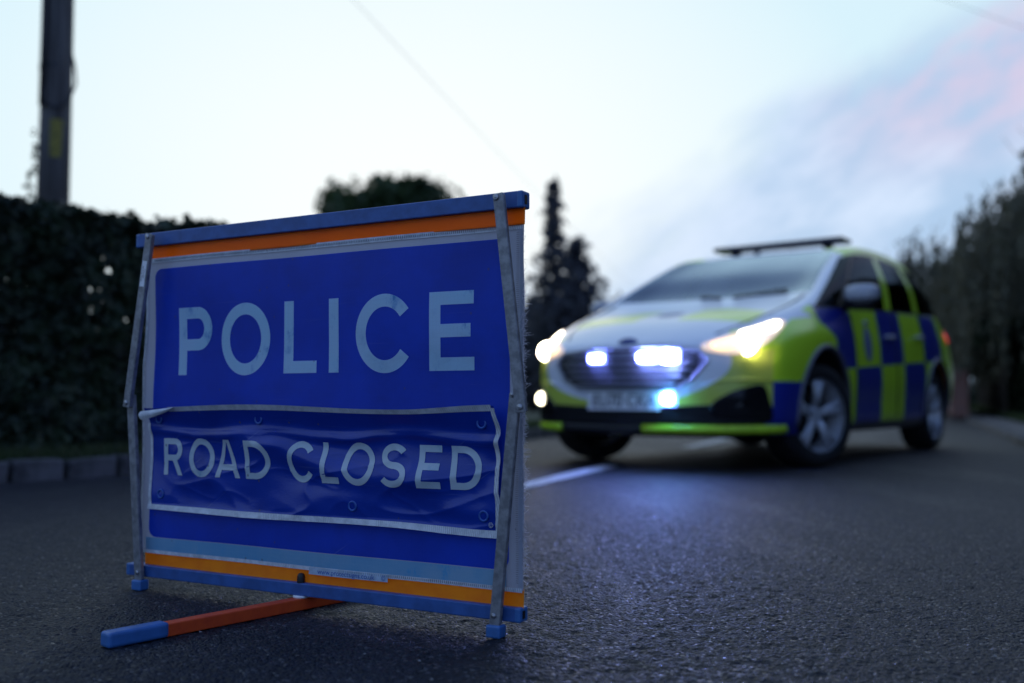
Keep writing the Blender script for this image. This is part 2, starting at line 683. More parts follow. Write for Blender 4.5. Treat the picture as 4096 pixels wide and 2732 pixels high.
RK0 = Vector((4.67, 9.09))
rd2 = Vector((0.378, 0.926)).normalized()
rk = [RK0 + rd2 * (-14 + 0.69 * i) for i in range(150)]
kerb('kerb_right', rk, -1, zt=0.07, count=70)
f_in = offset_line(rk, -0.125)
f_out = offset_line(rk, -0.62)
tag(strip('footway', f_in, f_out, 0.055, M['footway']), kind='structure')
g_out = offset_line(rk, -3.6)
tag(strip('verge_right', f_out, g_out, 0.075, M['grass'], 0.12), kind='structure')
tag(strip('field_right', g_out, offset_line(rk, -60), 0.12, M['earth']), kind='structure')


def blades(name, line, d0, d1, n, z, hgt, i0=0, i1=None, seed=1):
    r = np.random.default_rng(seed)
    A, B = offset_line(line, d0), offset_line(line, d1)
    i1 = i1 or len(line) - 2
    k = r.integers(i0, i1, n)
    s, u = r.random(n), r.random(n) ** 1.3
    A, B = np.array([(p.x, p.y) for p in A]), np.array([(p.x, p.y) for p in B])
    a = A[k] * (1 - s[:, None]) + A[k + 1] * s[:, None]
    b = B[k] * (1 - s[:, None]) + B[k + 1] * s[:, None]
    p = a * (1 - u[:, None]) + b * u[:, None]
    h = hgt * r.uniform(0.4, 1.3, n)
    an = r.uniform(0, 6.28, n)
    w = 0.006 + 0.004 * r.random(n)
    ln = h * r.uniform(0.1, 0.6, n)
    V = np.zeros((n, 3, 3))
    V[:, 0] = np.stack([p[:, 0] - np.cos(an) * w, p[:, 1] - np.sin(an) * w, np.full(n, z - 0.01)], 1)
    V[:, 1] = np.stack([p[:, 0] + np.cos(an) * w, p[:, 1] + np.sin(an) * w, np.full(n, z - 0.01)], 1)
    a2 = r.uniform(0, 6.28, n)
    V[:, 2] = np.stack([p[:, 0] + np.cos(a2) * ln, p[:, 1] + np.sin(a2) * ln, z + h], 1)
    F = np.arange(n * 3).reshape(-1, 3)
    return fast_mesh(name, V.reshape(-1, 3), F, M['grass_blade'], kind='stuff')


o = blades('grass', lk, 0.13, 0.85, 26000, 0.10, 0.07, 5, 64, 3)
tag(o, 'short grass along the foot of the hedge behind the left kerb', 'grass')
o = blades('grass', rk, -0.64, -2.8, 26000, 0.08, 0.09, 14, 90, 4)
tag(o, 'short grass verge beside the footway at the right edge', 'grass')

# ---------------------------------------------------------------- the hedge
HK = Vector((0.62, 0.785)).normalized()
HN = Vector((-HK.y, HK.x))
H0 = Vector((-2.69, 5.22)) + HN * 0.62
hedge = empty('hedge', (H0.x, H0.y, 0.10), math.atan2(HK.y, HK.x), 'dark clipped evergreen hedge behind the left kerb', 'hedge')


def build_hedge():
    r = np.random.default_rng(21)
    L0, L1, T, Hh = -4.5, 4.7, 0.62, 1.53

    def face(n, gappy):
        s = r.uniform(L0, L1, n)
        v = r.random(n)
        return s, v
    # shell leaves on the front, top and back faces, sparse leaves inside
    P, N = [], []
    n = 40000
    s, v = face(n, True)
    z = v * Hh
    bul = (vnoise(s * 2.2, z * 2.2, 31) - 0.5) * 0.20 + (vnoise(s * 7, z * 7, 32) - 0.5) * 0.10
    y = -bul + np.abs(r.normal(0, 0.055, n)) - 0.03 + 0.05 * v
    P.append(np.stack([s, y, z], 1)); N.append(np.tile([[0, -1, 0.3]], (n, 1)))
    n = 15000
    s = r.uniform(L0, L1, n)
    y = r.uniform(0, T, n)
    top = Hh + (vnoise(s * 1.7, y * 3, 41) - 0.5) * 0.09 + (vnoise(s * 8, y * 8, 42) - 0.5) * 0.06
    P.append(np.stack([s, y, top - np.abs(r.normal(0, 0.05, n)) + 0.02], 1)); N.append(np.tile([[0, -0.2, 1]], (n, 1)))
    n = 15000
    s, v = face(n, False)
    P.append(np.stack([s, T + (vnoise(s * 3, v * 3, 51) - .5) * .15, v * Hh], 1)); N.append(np.tile([[0, 1, 0.3]], (n, 1)))
    n = 34000
    s, v = face(n, False)
    P.append(np.stack([s, r.uniform(0.08, T - 0.05, n), v * Hh * 0.98], 1)); N.append(r.normal(size=(n, 3)))
    # long shoots above the clipped top
    n = 500
    s = r.uniform(L0, L1, n)
    P.append(np.stack([s, r.uniform(0, T, n), Hh + r.uniform(0, 0.10, n) ** 1.2], 1)); N.append(r.normal(size=(n, 3)))
    P, N = np.concatenate(P), np.concatenate(N)
    # thin spots where the sky shows through (camera-independent holes straight through the hedge)
    keep = np.ones(len(P), bool)
    for (hs, hz, hr) in ((.942, 1.161, .022), (.894, 1.045, .022), (.841, 1.022, .022), (.903, .950, .020), (.831, .900, .018), (.894, .774, .022),
                         (.457, .829, .022), (.411, 1.028, .016), (.502, 1.014, .015), (.436, .955, .013), (.951, .829, .014), (1.08, .849, .020), (1.10, .86, .016),
                         (1.215, .787, .017), (1.25, .805, .017), (-.4, .95, .02), (-.9, 1.1, .02), (-1.5, .8, .025), (1.9, .9, .02), (2.4, 1.0, .02)):
        # thin spots that run through the hedge at the slant of its stems
        dxs = P[:, 0] - (hs + P[:, 1] * 0.55)
        dzs = P[:, 2] - (hz + P[:, 1] * 0.10)
        keep &= ~((dxs / (hr * 0.64)) ** 2 + (dzs / (hr * 0.85)) ** 2 < 3.0 * (0.5 + vnoise(P[:, 0] * 60, P[:, 2] * 60, 77)))
    P, N = P[keep], N[keep]
    V, F = leaf_quads(P, 0.052, 1.5, N, 0.75, 5)
    fast_mesh('foliage', V, F, M['hedge_leaf'], hedge)
    for i in range(22):
        g = G()
        x = L0 + (L1 - L0) * (i + 0.5) / 22 + random.uniform(-.1, .1)
        y = T * 0.5 + random.uniform(-.08, .08)
        pts = [(x, y, -0.05), (x + random.uniform(-.04, .04), y, 0.5), (x + random.uniform(-.1, .1), y + random.uniform(-.1, .1), 1.35)]
        g.tube(pts, [0.022, 0.016, 0.006], 6)
        g.out('stem', M['bark'], hedge)


build_hedge()

# ------------------------------------------------------- telegraph pole etc
PX, PY = -4.06, 8.7
pole = empty('telegraph_pole', (PX, PY, 0.05), 0, 'weathered wooden telegraph pole rising behind the hedge', 'pole')
g = G()
lean = 0.004
pts = [(lean * z, 0, z) for z in (0, 2, 4, 6, 8.6)]
g.tube(pts, [0.150, 0.137, 0.124, 0.112, 0.098], 20)
g.out('shaft', M['pole_wood'], pole)
g = G()
g.tube([(-0.045, -0.150, 2.95), (-0.045, -0.142, 3.6), (-0.045, -0.130, 5.5), (-0.04, -0.115, 8.2)], 0.024, 10)
g.out('cable_guard', M['cable'], pole)
g = G()
g.tube([(x_, y_, z_ + 0.27) for x_, y_, z_ in ((-0.045, -0.14, 3.0), (-0.02, -0.17, 2.70), (0.07, -0.15, 2.66), (0.15, -0.06, 2.74), (0.185, 0.0, 2.92), (0.16, 0.02, 3.08), (0.125, 0.0, 3.25), (0.118, -0.02, 5.0))], 0.011, 8)
g.out('cable_loop', M['cable'], pole)
for z in (3.3, 4.6, 5.9):
    g = G()
    g.lathe([(0.137 - 0.006 * (z - 2) + .004, z), (0.137 - 0.006 * (z - 2) + .006, z + .02), (0.137 - 0.006 * (z - 2) + .004, z + .04)], 20)
    g.out('strap', M['cable'], pole)
# curved yellow warning plate nailed to the shaft
P = np.zeros((8, 2, 3))
for i in range(8):
    a = R(-78 + i * 9)
    for j, z in enumerate((2.50, 2.84)):
        P[i, j] = (0.1405 * math.cos(a), 0.1405 * math.sin(a), z)
G().grid(P).out('warning_plate', M['tag_yellow'], pole)
r_ = np.random.default_rng(5)
n = 240
an = r_.uniform(R(150), R(250), n)
P = np.stack([0.155 * np.cos(an) + r_.normal(0, .012, n), 0.155 * np.sin(an), r_.uniform(0.6, 2.75, n)], 1)
P[:, 0] -= np.clip(0.05 * np.sin(P[:, 2] * 9), 0, 1)
V, F = leaf_quads(P, 0.045, 1.2, None, 1, 6)
fast_mesh('ivy', V, F, M['hedge_leaf'], pole)

for k, (a, b, lab) in enumerate(((Vector((-8.3, -4, 8.6)), Vector((15.5, 98, 8.9)), 'thin overhead wire slanting down the middle of the sky above the sign'),
                                 (Vector((-2.2, 12.8, 8.75)), Vector((26.6, 30.8, 8.75)), 'thin overhead wire in the top right corner of the sky'))):
    g = G()
    pts = []
    for i in range(25):
        u = i / 24
        p = a.lerp(b, u)
        p.z -= 4 * u * (1 - u) * (0.9 if k == 0 else 0.3)
        pts.append(p)
    g.tube(pts, 0.005, 6)
    tag(g.out('overhead_wire', M['cable']), lab, 'wire', 'overhead wires')


# -------------------------------------------------------------------- trees
def limb(g, p, dirn, length, rad, depth, ends, wig=0.25):
    p = Vector(p)
    pts, rs = [p.copy()], [rad]
    dv = Vector(dirn).normalized()
    n = 4
    for i in range(n):
        dv = (dv + Vector((random.uniform(-wig, wig), random.uniform(-wig, wig), random.uniform(-wig * .5, wig)))).normalized()
        p = p + dv * length / n
        pts.append(p.copy())
        rs.append(rad * (1 - 0.75 * (i + 1) / n))
        if depth > 0 and i >= 1:
            for _ in range(2):
                nd = (dv + Vector((random.uniform(-1, 1), random.uniform(-1, 1), random.uniform(-.2, .8)))).normalized()
                limb(g, p, nd, length * 0.62, rs[-1] * 0.6, depth - 1, ends, wig)
    ends.append(p.copy())
    g.tube(pts, rs, 7 if rad > 0.05 else 5)


def broadleaf(name, loc, height, crown_r, seed, label, group, m, leafs=9000, trunk=0.28, leaf=0.14):
    random.seed(seed)
    t = empty(name, loc, 0, label, 'tree', group)
    g, ends = G(), []
    h0 = height * 0.30
    g.tube([(0, 0, -0.1), (0.04, 0, h0 * .5), (0, 0.03, h0)], [trunk, trunk * .8, trunk * .65], 10)
    for i in range(6):
        a = i * 1.05 + random.uniform(-.3, .3)
        limb(g, (0, 0.03, h0 * random.uniform(0.8, 1.0)), (math.cos(a), math.sin(a), random.uniform(0.5, 1.6)), height * 0.42, trunk * .42, 2, ends)
    g.out('trunk', M['bark'], t)
    r = np.random.default_rng(seed)
    # clumps round the twig ends and lobes of uneven size
    cl = [np.array(e) for e in ends]
    cz = height * 0.66
    for i in range(46):
        v = r.normal(size=3)
        v /= np.linalg.norm(v)
        q = np.array([v[0] * crown_r, v[1] * crown_r, cz + v[2] * height * 0.33]) * np.array([1, 1, 1])
        cl.append(q * np.array([0.93, 0.93, 1]))
    cl = [c for c in cl if c[2] < height * 0.97 and math.hypot(c[0], c[1]) < crown_r * 1.15]
    w = r.uniform(0.3, 1.5, len(cl))
    ks = r.choice(len(cl), leafs, p=w / w.sum())
    C = np.array(cl)[ks]
    sg = (crown_r * 0.13 * (0.5 + w / 1.2))[ks][:, None]
    P = C + r.normal(size=(leafs, 3)) * sg * np.array([1, 1, 0.75])
    P = P[(np.hypot(P[:, 0], P[:, 1]) < crown_r * 1.28) & (P[:, 2] < height * 1.03)]
    P[:, 2] = np.maximum(P[:, 2], h0 * 0.8)
    V, F = leaf_quads(P, leaf, 1.5, None, 1, seed + 1)
    fast_mesh('crown', V, F, m, t)
    return t


def conifer(name, loc, prof, seed, label, group, leafs=7000, leaf=0.12):
    """prof: list of (height, radius); ragged flat sprays leave the stem all round"""
    random.seed(seed)
    t = empty(name, loc, 0, label, 'tree', group)
    H = prof[-1][0]
    r = np.random.default_rng(seed)
    hs, rs = np.array([p[0] for p in prof]), np.array([p[1] for p in prof])
    g = G()
    g.tube([(0, 0, -0.1), (0.02, 0, H * .5), (0, 0, H * .97)], [0.16, 0.09, 0.012], 8)
    P = []
    nb = 150
    for i in range(nb):
        z = H * (0.04 + 0.95 * i / nb)
        a = i * 2.399 + random.uniform(-.4, .4)
        rad = float(np.interp(z, hs, rs)) * r.uniform(0.55, 1.25)
        e = Vector((math.cos(a) * rad, math.sin(a) * rad, z + rad * r.uniform(0.2, 0.9)))
        if i % 2 == 0:
            g.tube([(0, 0, z), (e.x * .5, e.y * .5, z + (e.z - z) * .35), e], [0.022, 0.014, 0.004], 5)
        n = int(leafs / nb * (0.4 + rad * 1.1))
        u = r.random(n) ** 0.6
        q = np.stack([e.x * u, e.y * u, z + (e.z - z) * u ** 1.4], 1)
        q += r.normal(size=(n, 3)) * (0.035 + 0.15 * rad * (0.35 + u))[:, None] * np.array([1, 1, .8])
        P.append(q)
    g.out('trunk', M['bark'], t)
    P = np.concatenate(P)
    V, F = leaf_quads(P, leaf, 2.2, np.tile([[0, 0, 1.0]], (len(P), 1)), 0.9, seed)
    fast_mesh('crown', V, F, M['conifer_leaf'], t)
    return t


def willow(loc, height, rad, seed, label, strands=330, lean=0.0):
    random.seed(seed)
    t = empty('willow_tree', loc, 0, label, 'tree', 'willows on the right of the road')
    r = np.random.default_rng(seed)
    g, ends = G(), []
    h0 = height * 0.33
    g.tube([(0, 0, -0.1), (0.06, 0, h0 * .6), (0, 0.04, h0)], [0.30, 0.23, 0.19], 10)
    for i in range(8):
        a = i * 0.8 + random.uniform(-.3, .3)
        limb(g, (0, 0.03, h0), (math.cos(a), math.sin(a), random.uniform(0.9, 1.8)), height * 0.5, 0.12, 1, ends)
    P, D = [], []
    gs = G()
    for i in range(strands):
        a = r.uniform(0, 2 * math.pi)
        u = math.sqrt(r.random())
        rr = rad * u * r.uniform(0.85, 1.08)
        dome = height * (1 - 0.42 * u ** 2.2) * r.uniform(0.86, 1.05) * (0.96 + 0.07 * math.sin(a * 3 + seed) + 0.06 * math.sin(a * 7 + rr * 3))
        x, y = math.cos(a) * rr, math.sin(a) * rr
        L = r.uniform(0.35, 0.85) * dome * (0.75 + 0.25 * u)
        n = int(26 * L)
        s = r.random(n)
        swx, swy = r.normal(0, .12, 2)
        q = np.stack([x + math.cos(a) * 0.25 * np.sin(s * 1.6) + swx * s + r.normal(0, .05, n), y + math.sin(a) * .25 * np.sin(s * 1.6) + swy * s + r.normal(0, .05, n), dome - s * L + 0.10 * np.sin(s * 3.1)], 1)
        P.append(q)
        if i % 3 == 0:
            ss = np.linspace(0, 1, 6)
            gs.tube([(x + math.cos(a) * .25 * math.sin(v * 1.6) + swx * v, y + math.sin(a) * .25 * math.sin(v * 1.6) + swy * v, dome - v * L + 0.10 * math.sin(v * 3.1)) for v in ss], [0.012, .01, .008, .007, .005, .003], 4, caps=False)
    g.v += []
    g.out('trunk', M['bark'], t)
    gs.out('hanging_twigs', M['bark'], t)
    P = np.concatenate(P)
    n = len(P)
    # long narrow leaves that hang
    c = np.tile([[0, 0, -1.0]], (n, 1)) + r.normal(0, .35, (n, 3))
    c /= np.linalg.norm(c, axis=1)[:, None]
    b = np.cross(c, r.normal(size=(n, 3)))
    b /= np.linalg.norm(b, axis=1)[:, None]
    s = r.uniform(.10, .22, n)[:, None]
    V = np.stack([P - c * s * .5, P - b * s * .16, P + c * s * .5, P + b * s * .16], 1).reshape(-1, 3)
    i = np.arange(n)[:, None] * 4
    F = np.concatenate([i + np.array([[0, 1, 3]]), i + np.array([[1, 2, 3]])])
    fast_mesh('crown', V, F, M['willow_leaf'], t)
    return t


# round-topped tree whose crown shows over the sign's top bar
broadleaf('broadleaf_tree', (-3.75, 32.0, 0.1), 6.95, 2.0, 12, 'round dark tree whose crown rises over the top bar of the sign', None, M['oak_leaf'], 34000, 0.26, 0.19)
broadleaf('broadleaf_tree', (-5.15, 33.0, 0.1), 6.2, 1.1, 17, 'smaller dark tree at the left shoulder of the round crown behind the sign', None, M['oak_leaf'], 12000, 0.14, 0.19)
conifer('conifer_tree', (1.07, 25.5, 0.1), [(0, .45), (1.0, .68), (2.2, .72), (3.0, .60), (3.7, .42), (4.3, .24), (5.2, .19), (6.0, .06)], 31,
        'slim conifer with a tall ragged tip between the sign and the car', 'conifers between the sign and the car', 1700, 0.14)
conifer('conifer_tree', (1.72, 26.5, 0.1), [(0, .8), (1.0, 1.0), (2.2, .92), (3.1, .66), (3.8, .40), (4.6, .10)], 37,
        'shorter bushy conifer just left of the car bonnet', 'conifers between the sign and the car', 2000, 0.14)
conifer('conifer_tree', (0.62, 28.5, 0.1), [(0, .5), (1.0, .55), (2.0, .5), (2.7, .3), (3.2, .05)], 39,
        'low bushy conifer half hidden by the right edge of the sign', 'conifers between the sign and the car', 1900, 0.14)
willow((13.0, 21.5, 0.1), 6.1, 3.7, 41, 'large weeping willow at the right edge of the photo', 900)
willow((12.3, 27.5, 0.1), 5.0, 2.5, 43, 'smaller weeping willow just behind the car tail', 520)

# low brick wall and its pier below the willows
wall = empty('brick_wall', (9.55, 21.3, 0.10), math.atan2(rd2.y, rd2.x), 'low red brick garden wall in the shade under the willows', 'wall')
g = G(); g.box((4.0, 0, 0.32), (8.0, 0.22, 0.68), 0.01); g.out('wall_face', M['brick'], wall)
g = G(); g.box((4.0, 0, 0.69), (8.1, 0.28, 0.06), 0.012); g.out('coping', M['kerb'], wall)
for x in (-0.18, 8.2):
    g = G(); g.box((x, 0, 0.45), (0.34, 0.34, 0.96), 0.01); g.out('pier', M['brick'], wall)
# dark clipped hedges that close the road behind the car
def far_hedge(name, a, b, h, T, seed, label, n=9000):
    a, b = Vector(a), Vector(b)
    L = (b - a).length
    t = empty(name, (a.x, a.y, 0.08), math.atan2((b - a).y, (b - a).x), label, 'hedge')
    r = np.random.default_rng(seed)
    s, v, y = r.uniform(0, L, n), r.random(n), r.uniform(0, T, n)
    k = r.random(n) < 0.6
    y = np.where(k, r.normal(0, .08, n), y)
    z = np.where(k, v * h, h + (vnoise(s * 1.3, y, seed) - .5) * .35 - np.abs(r.normal(0, .12, n)))
    V, F = leaf_quads(np.stack([s, y, z], 1), 0.19, 1.4, None, 1, seed)
    fast_mesh('foliage', V, F, M['hedge_leaf'], t)
    for i in range(int(L / 1.4)):
        g_ = G()
        g_.tube([(0.6 + 1.4 * i, T * .5, -.05), (0.6 + 1.4 * i, T * .5, h * .8)], [.04, .012], 6)
        g_.out('stem', M['bark'], t)


far_hedge('hedge', (-6, 30), (6.4, 44), 2.2, 1.2, 61, 'distant dark hedge closing the left side behind the conifers', 30000)
far_hedge('hedge', (10.6, 20.0), (24.0, 50.0), 1.9, 1.2, 62, 'dark hedge behind the brick wall under the willows', 42000)
hn2 = Vector((rd2.y, -rd2.x))
hA, hB = RK0 + rd2 * -9 + hn2 * 4.4, RK0 + rd2 * 16 + hn2 * 4.4
far_hedge('hedge', hA, hB, 4.2, 1.4, 64, 'tall dark hedge along the right of the road just beyond the photo edge', 70000)
far_hedge('hedge', (6, 62), (30, 58), 3.0, 1.5, 63, 'far hedge across the end of the road, seen under the car', 30000)
# ============================================================ THE ROAD SIGN
M['bar_blue'] = mat('bar_blue_plastic', (0.035, 0.115, 0.36), 0.45, var=0.3, scale=30, bstr=0.08, bscale=300)
M['cap_blue'] = mat('cap_blue_rubber', (0.045, 0.16, 0.42), 0.42, var=0.25, scale=25)
M['orange'] = mat('orange_strip', (0.92, 0.28, 0.01), 0.35, col2=(0.80, 0.19, 0.008), scale=9, trans=0.75, transcol=(1.0, 0.36, 0.012))
M['orange_low'] = mat('orange_strip_dusty', (1.0, 0.42, 0.008), 0.5, col2=(0.86, 0.30, 0.010), scale=22, trans=0.5, transcol=(1.0, 0.40, 0.01))
M['zinc'] = mat('galvanised_steel', (0.31, 0.31, 0.32), 0.48, metal=0.5, col2=(0.18, 0.18, 0.19), scale=60, bstr=0.12, bscale=180)
M['screw'] = mat('screw_steel', (0.45, 0.45, 0.47), 0.3, metal=0.9)
M['black_plastic'] = mat('black_plastic', (0.010, 0.010, 0.011), 0.45)
M['base_red'] = mat('base_bar_red', (0.72, 0.085, 0.012), 0.5, col2=(0.58, 0.055, 0.012), scale=22, bstr=0.1)


def tape_mat():
    """woven edging tape: fine cross ribs that come and go, grubby in places"""
    m, t, b, o, c = base_mat('white_tape')
    P = c.outputs['Object']
    sp_ = t.nodes.new('ShaderNodeSeparateXYZ')
    t.links.new(P, sp_.inputs[0])
    u, v = NX(t, sp_.outputs[0]), NX(t, sp_.outputs[2])
    n1 = noise(t, P, 9.0, 5, 0.65)
    n2 = noise(t, P, 60.0, 4, 0.6)
    rib = ((u + v * 0.25) * 210.0).frac() < 0.30
    col = mixc(t, n2.ramp(0.3, 0.7), (0.50, 0.53, 0.56), (0.70, 0.72, 0.74))
    col = mixc(t, rib * n1.ramp(0.46, 0.56) * 0.55, col, (0.22, 0.22, 0.23))
    col = mixc(t, (n1.ramp(0.60, 0.72) * 0.5).sat(), col, (0.20, 0.19, 0.18))
    t.links.new(col, b.inputs['Base Color'])
    setp(b, Roughness=0.6)
    bump(t, b, noise(t, P, 420.0, 3, 0.6), 0.3, 0.003)
    return m


M['white_tape'] = tape_mat()
M['label_white'] = mat('label_white', (0.86, 0.87, 0.88), 0.5, var=0.12)
M['ink'] = mat('ink_black', (0.02, 0.02, 0.025), 0.6)
M['ink_blue'] = mat('ink_blue', (0.015, 0.10, 0.42), 0.6)
M['thread'] = mat('thread_white', (0.88, 0.86, 0.90), 0.8, var=0.05, trans=0.5)
M['stitch'] = mat('stitch_grey', (0.16, 0.15, 0.17), 0.8)


def sheet_mat(name, c1, c2, tcol, trans, dirt=(0.09, 0.085, 0.08), grid_=0.0, stain=None, rough=0.38, stain_amt=0.0):
    """woven retro-reflective vinyl: fine grid, stains, specks and faint scuffs"""
    m, t, b, o, c = base_mat(name)
    P = c.outputs['Object']
    s = t.nodes.new('ShaderNodeSeparateXYZ')
    t.links.new(P, s.inputs[0])
    u, v = NX(t, s.outputs[0]), NX(t, s.outputs[2])
    n1 = noise(t, P, 4.5, 6, 0.65)
    col = mixc(t, n1.ramp(0.3, 0.7), c1, c2)
    if stain:
        n2 = noise(t, mapping(t, P, (1.0, 1.0, 0.55)), 24.0, 6, 0.72)
        n3 = noise(t, P, 6.0, 3, 0.6)
        col = mixc(t, (n2.ramp(0.52, 0.70) * n3.ramp(0.42, 0.62) * stain_amt).sat(), col, stain)
    # scuffs: long thin pale streaks
    n4 = noise(t, mapping(t, P, (5.0, 5.0, 90.0), (0, R(-6), 0)), 1.0, 3, 0.6)
    col = mixc(t, (n4.ramp(0.62, 0.78) * 0.16).sat(), col, (0.26, 0.34, 0.58))
    # grime that gathers in soft patches, and fine crossing scratches
    n5 = noise(t, mapping(t, P, (1.0, 1.0, 1.6)), 3.1, 6, 0.7)
    col = mixc(t, (n5.ramp(0.50, 0.72) * 0.42).sat(), col, tuple(0.45 * v for v in c1))
    n6 = noise(t, mapping(t, mapping(t, P, (1, 1, 1), (0, R(33), 0)), (3.0, 3.0, 160.0)), 1.0, 2, 0.5)
    col = mixc(t, (n6.ramp(0.70, 0.76) * n5.ramp(0.35, 0.6) * 0.25).sat(), col, (0.30, 0.38, 0.60))
    # dirt specks
    vo = t.nodes.new('ShaderNodeTexVoronoi')
    vo.inputs['Scale'].default_value = 34
    t.links.new(mapping(t, P, (1, 1, 0.8)), vo.inputs['Vector'])
    rnd = noise(t, vo.outputs['Color'], 7.0, 0)
    sp = (NX(t, vo.outputs['Distance']) < (0.05 + 0.06 * n1)) * (rnd > 0.56)
    col = mixc(t, sp * 0.75, col, dirt)
    if grid_:
        gu = ((u * 125.0).frac() < 0.10).max((v * 125.0).frac() < 0.10)
        col = mixc(t, gu * grid_, col, (0.45, 0.55, 0.66))
    t.links.new(col, b.inputs['Base Color'])
    rr = rough + 0.15 * n1
    t.links.new(rr.s, b.inputs['Roughness'])
    bump(t, b, noise(t, P, 260.0, 2, 0.5) + 0.5 * noise(t, P, 30.0, 3, 0.5), 0.10, 0.003)
    tr = t.nodes.new('ShaderNodeBsdfTranslucent')
    tr.inputs[0].default_value = (*tcol, 1)
    mxs = t.nodes.new('ShaderNodeMixShader')
    mxs.inputs[0].default_value = trans
    t.links.new(b.outputs[0], mxs.inputs[1])
    t.links.new(tr.outputs[0], mxs.inputs[2])
    t.links.new(mxs.outputs[0], o.inputs[0])
    return m


M['sheet'] = sheet_mat('sheet_silver', (0.36, 0.38, 0.44), (0.44, 0.46, 0.52), (0.42, 0.45, 0.55), 0.22, grid_=0.12)
M['sheet_cyan'] = sheet_mat('sheet_stained', (0.10, 0.34, 0.56), (0.24, 0.42, 0.56), (0.2, 0.5, 0.8), 0.2, grid_=0.1, stain=(0.05, 0.33, 0.60), stain_amt=1.3)
M['blue'] = sheet_mat('sign_blue', (0.004, 0.040, 0.38), (0.006, 0.066, 0.58), (0.008, 0.10, 0.95), 0.42, grid_=0.012)
M['blue_panel'] = sheet_mat('panel_blue', (0.005, 0.034, 0.30), (0.006, 0.044, 0.38), (0.008, 0.04, 0.5), 0.08, rough=0.15)
M['letter'] = sheet_mat('letter_silver', (0.50, 0.84, 0.98), (0.62, 0.86, 0.97), (0.55, 0.88, 1.0), 0.34, grid_=0.16, stain=(0.05, 0.30, 0.60), stain_amt=1.5)
M['letter_panel'] = sheet_mat('letter_panel_silver', (0.46, 0.58, 0.65), (0.56, 0.63, 0.67), (0.3, 0.36, 0.42), 0.08, stain=(0.12, 0.33, 0.50), stain_amt=0.8, rough=0.16)

SA = R(-28.97)
sign = empty('folding_road_sign', (-0.4402, 2.1189, 0.0), SA,
             'blue folding POLICE ROAD CLOSED sign on a metal frame standing on the road', 'road sign')


def sheet_n(u, v):
    """gentle out-of-plane waviness of the main sheet (towards the viewer positive)"""
    u, v = np.asarray(u, float), np.asarray(v, float)
    return 0.0035 * np.sin(u * 6.1 + 0.7) * np.sin((v - 0.08) * 4.6) + 0.0022 * np.sin(u * 13 + v * 7) + 0.0015 * np.sin(v * 21 + u * 3)


def panel_n(u, v):
    """the loose ROAD CLOSED panel: curled-out top, sagging folds, ridge through the letters"""
    u, v = np.asarray(u, float), np.asarray(v, float)
    n = np.zeros(np.broadcast(u, v).shape)
    tt = np.clip((v - 0.372) / 0.053, 0, 1)
    n = n + 0.030 * tt ** 1.1                                         # top strip leans outwards
    n = n + 0.0075 * np.exp(-((v - (0.366 - 0.006 * np.sin(u * 17))) / 0.012) ** 2)
    ridge = 0.318 - 0.075 * (u - 0.0) - 0.02 * np.sin(u * 9)
    amp = 0.0125 * np.clip((u + 0.27) / 0.16, 0, 1) * np.clip((0.47 - u) / 0.14, 0, 1)
    dd = v - ridge
    n = n + amp * np.where(dd > 0, np.exp(-(dd / 0.024) ** 2), np.exp(-(dd / 0.030) ** 2))
    r2 = 0.276 - 0.05 * u
    n = n + 0.0060 * np.clip((u + 0.1) / 0.2, 0, 1) * np.exp(-((v - r2 + 0.03) / 0.020) ** 2) * (0.5 + 0.5 * np.sin(u * 19))
    n = n + 0.006 * np.exp(-((v - 0.345) / 0.014) ** 2) * np.exp(-((u + 0.07) / 0.05) ** 2)
    n = n + 0.0055 * np.sin(u * 11 + 1.0) * np.exp(-((v - 0.215) / 0.03) ** 2)
    n = n + 0.005 * np.clip((0.20 - v) / 0.02, 0, 1)
    n = n + 0.0018 * np.sin(u * 31 + v * 40) * np.exp(-((v - 0.30) / 0.06) ** 2)
    n = n + 0.004 * np.exp(-((u - 0.47) / 0.02) ** 2) * np.sin(v * 55)
    # sharp little creases between the folds
    k1 = 1 - np.abs(2 * vnoise(u * 5 + v * 6 + 3, v * 17 - u * 4 + 9, 91) - 1)
    k2 = 1 - np.abs(2 * vnoise(u * 9 - v * 10 + 5, v * 20 + u * 7 + 2, 92) - 1)
    n = n + (0.0030 * k1 ** 5 + 0.0012 * k2 ** 6) * np.clip((0.375 - v) / 0.02, 0, 1) * np.clip((u + 0.44) / 0.1, 0, 1)
    return n


def on_sheet(off):
    return lambda u, v: np.stack([u, -(sheet_n(u, v) + off), v], -1)


def edge_v(u):
    """how the panel's top edge rises and sags along its length"""
    return 0.4215 + 0.0045 * np.sin((u + 0.05) * 8.5 + 2.2) * np.clip((u + .5) / .1, 0, 1) + 0.004 * np.clip((u - .3) / .12, 0, 1)


def bot_v(u):
    return 0.1885 + 0.0018 * np.sin(u * 10) - 0.003 * np.clip((u - .25) / .2, 0, 1)


def on_panel(off):
    def f(u, v):
        u, v = np.asarray(u, float), np.asarray(v, float)
        # the edge shape only moves the rows close to the edges
        k = np.clip((v - 0.36) / 0.062, 0, 1) ** 2
        k2 = np.clip((0.23 - v) / 0.042, 0, 1) ** 2
        vv = v + k * (edge_v(u) - 0.4215) + k2 * (bot_v(u) - 0.1885)
        return np.stack([u, -(panel_n(u, v) + 0.0085 + off), vv], -1)
    return f


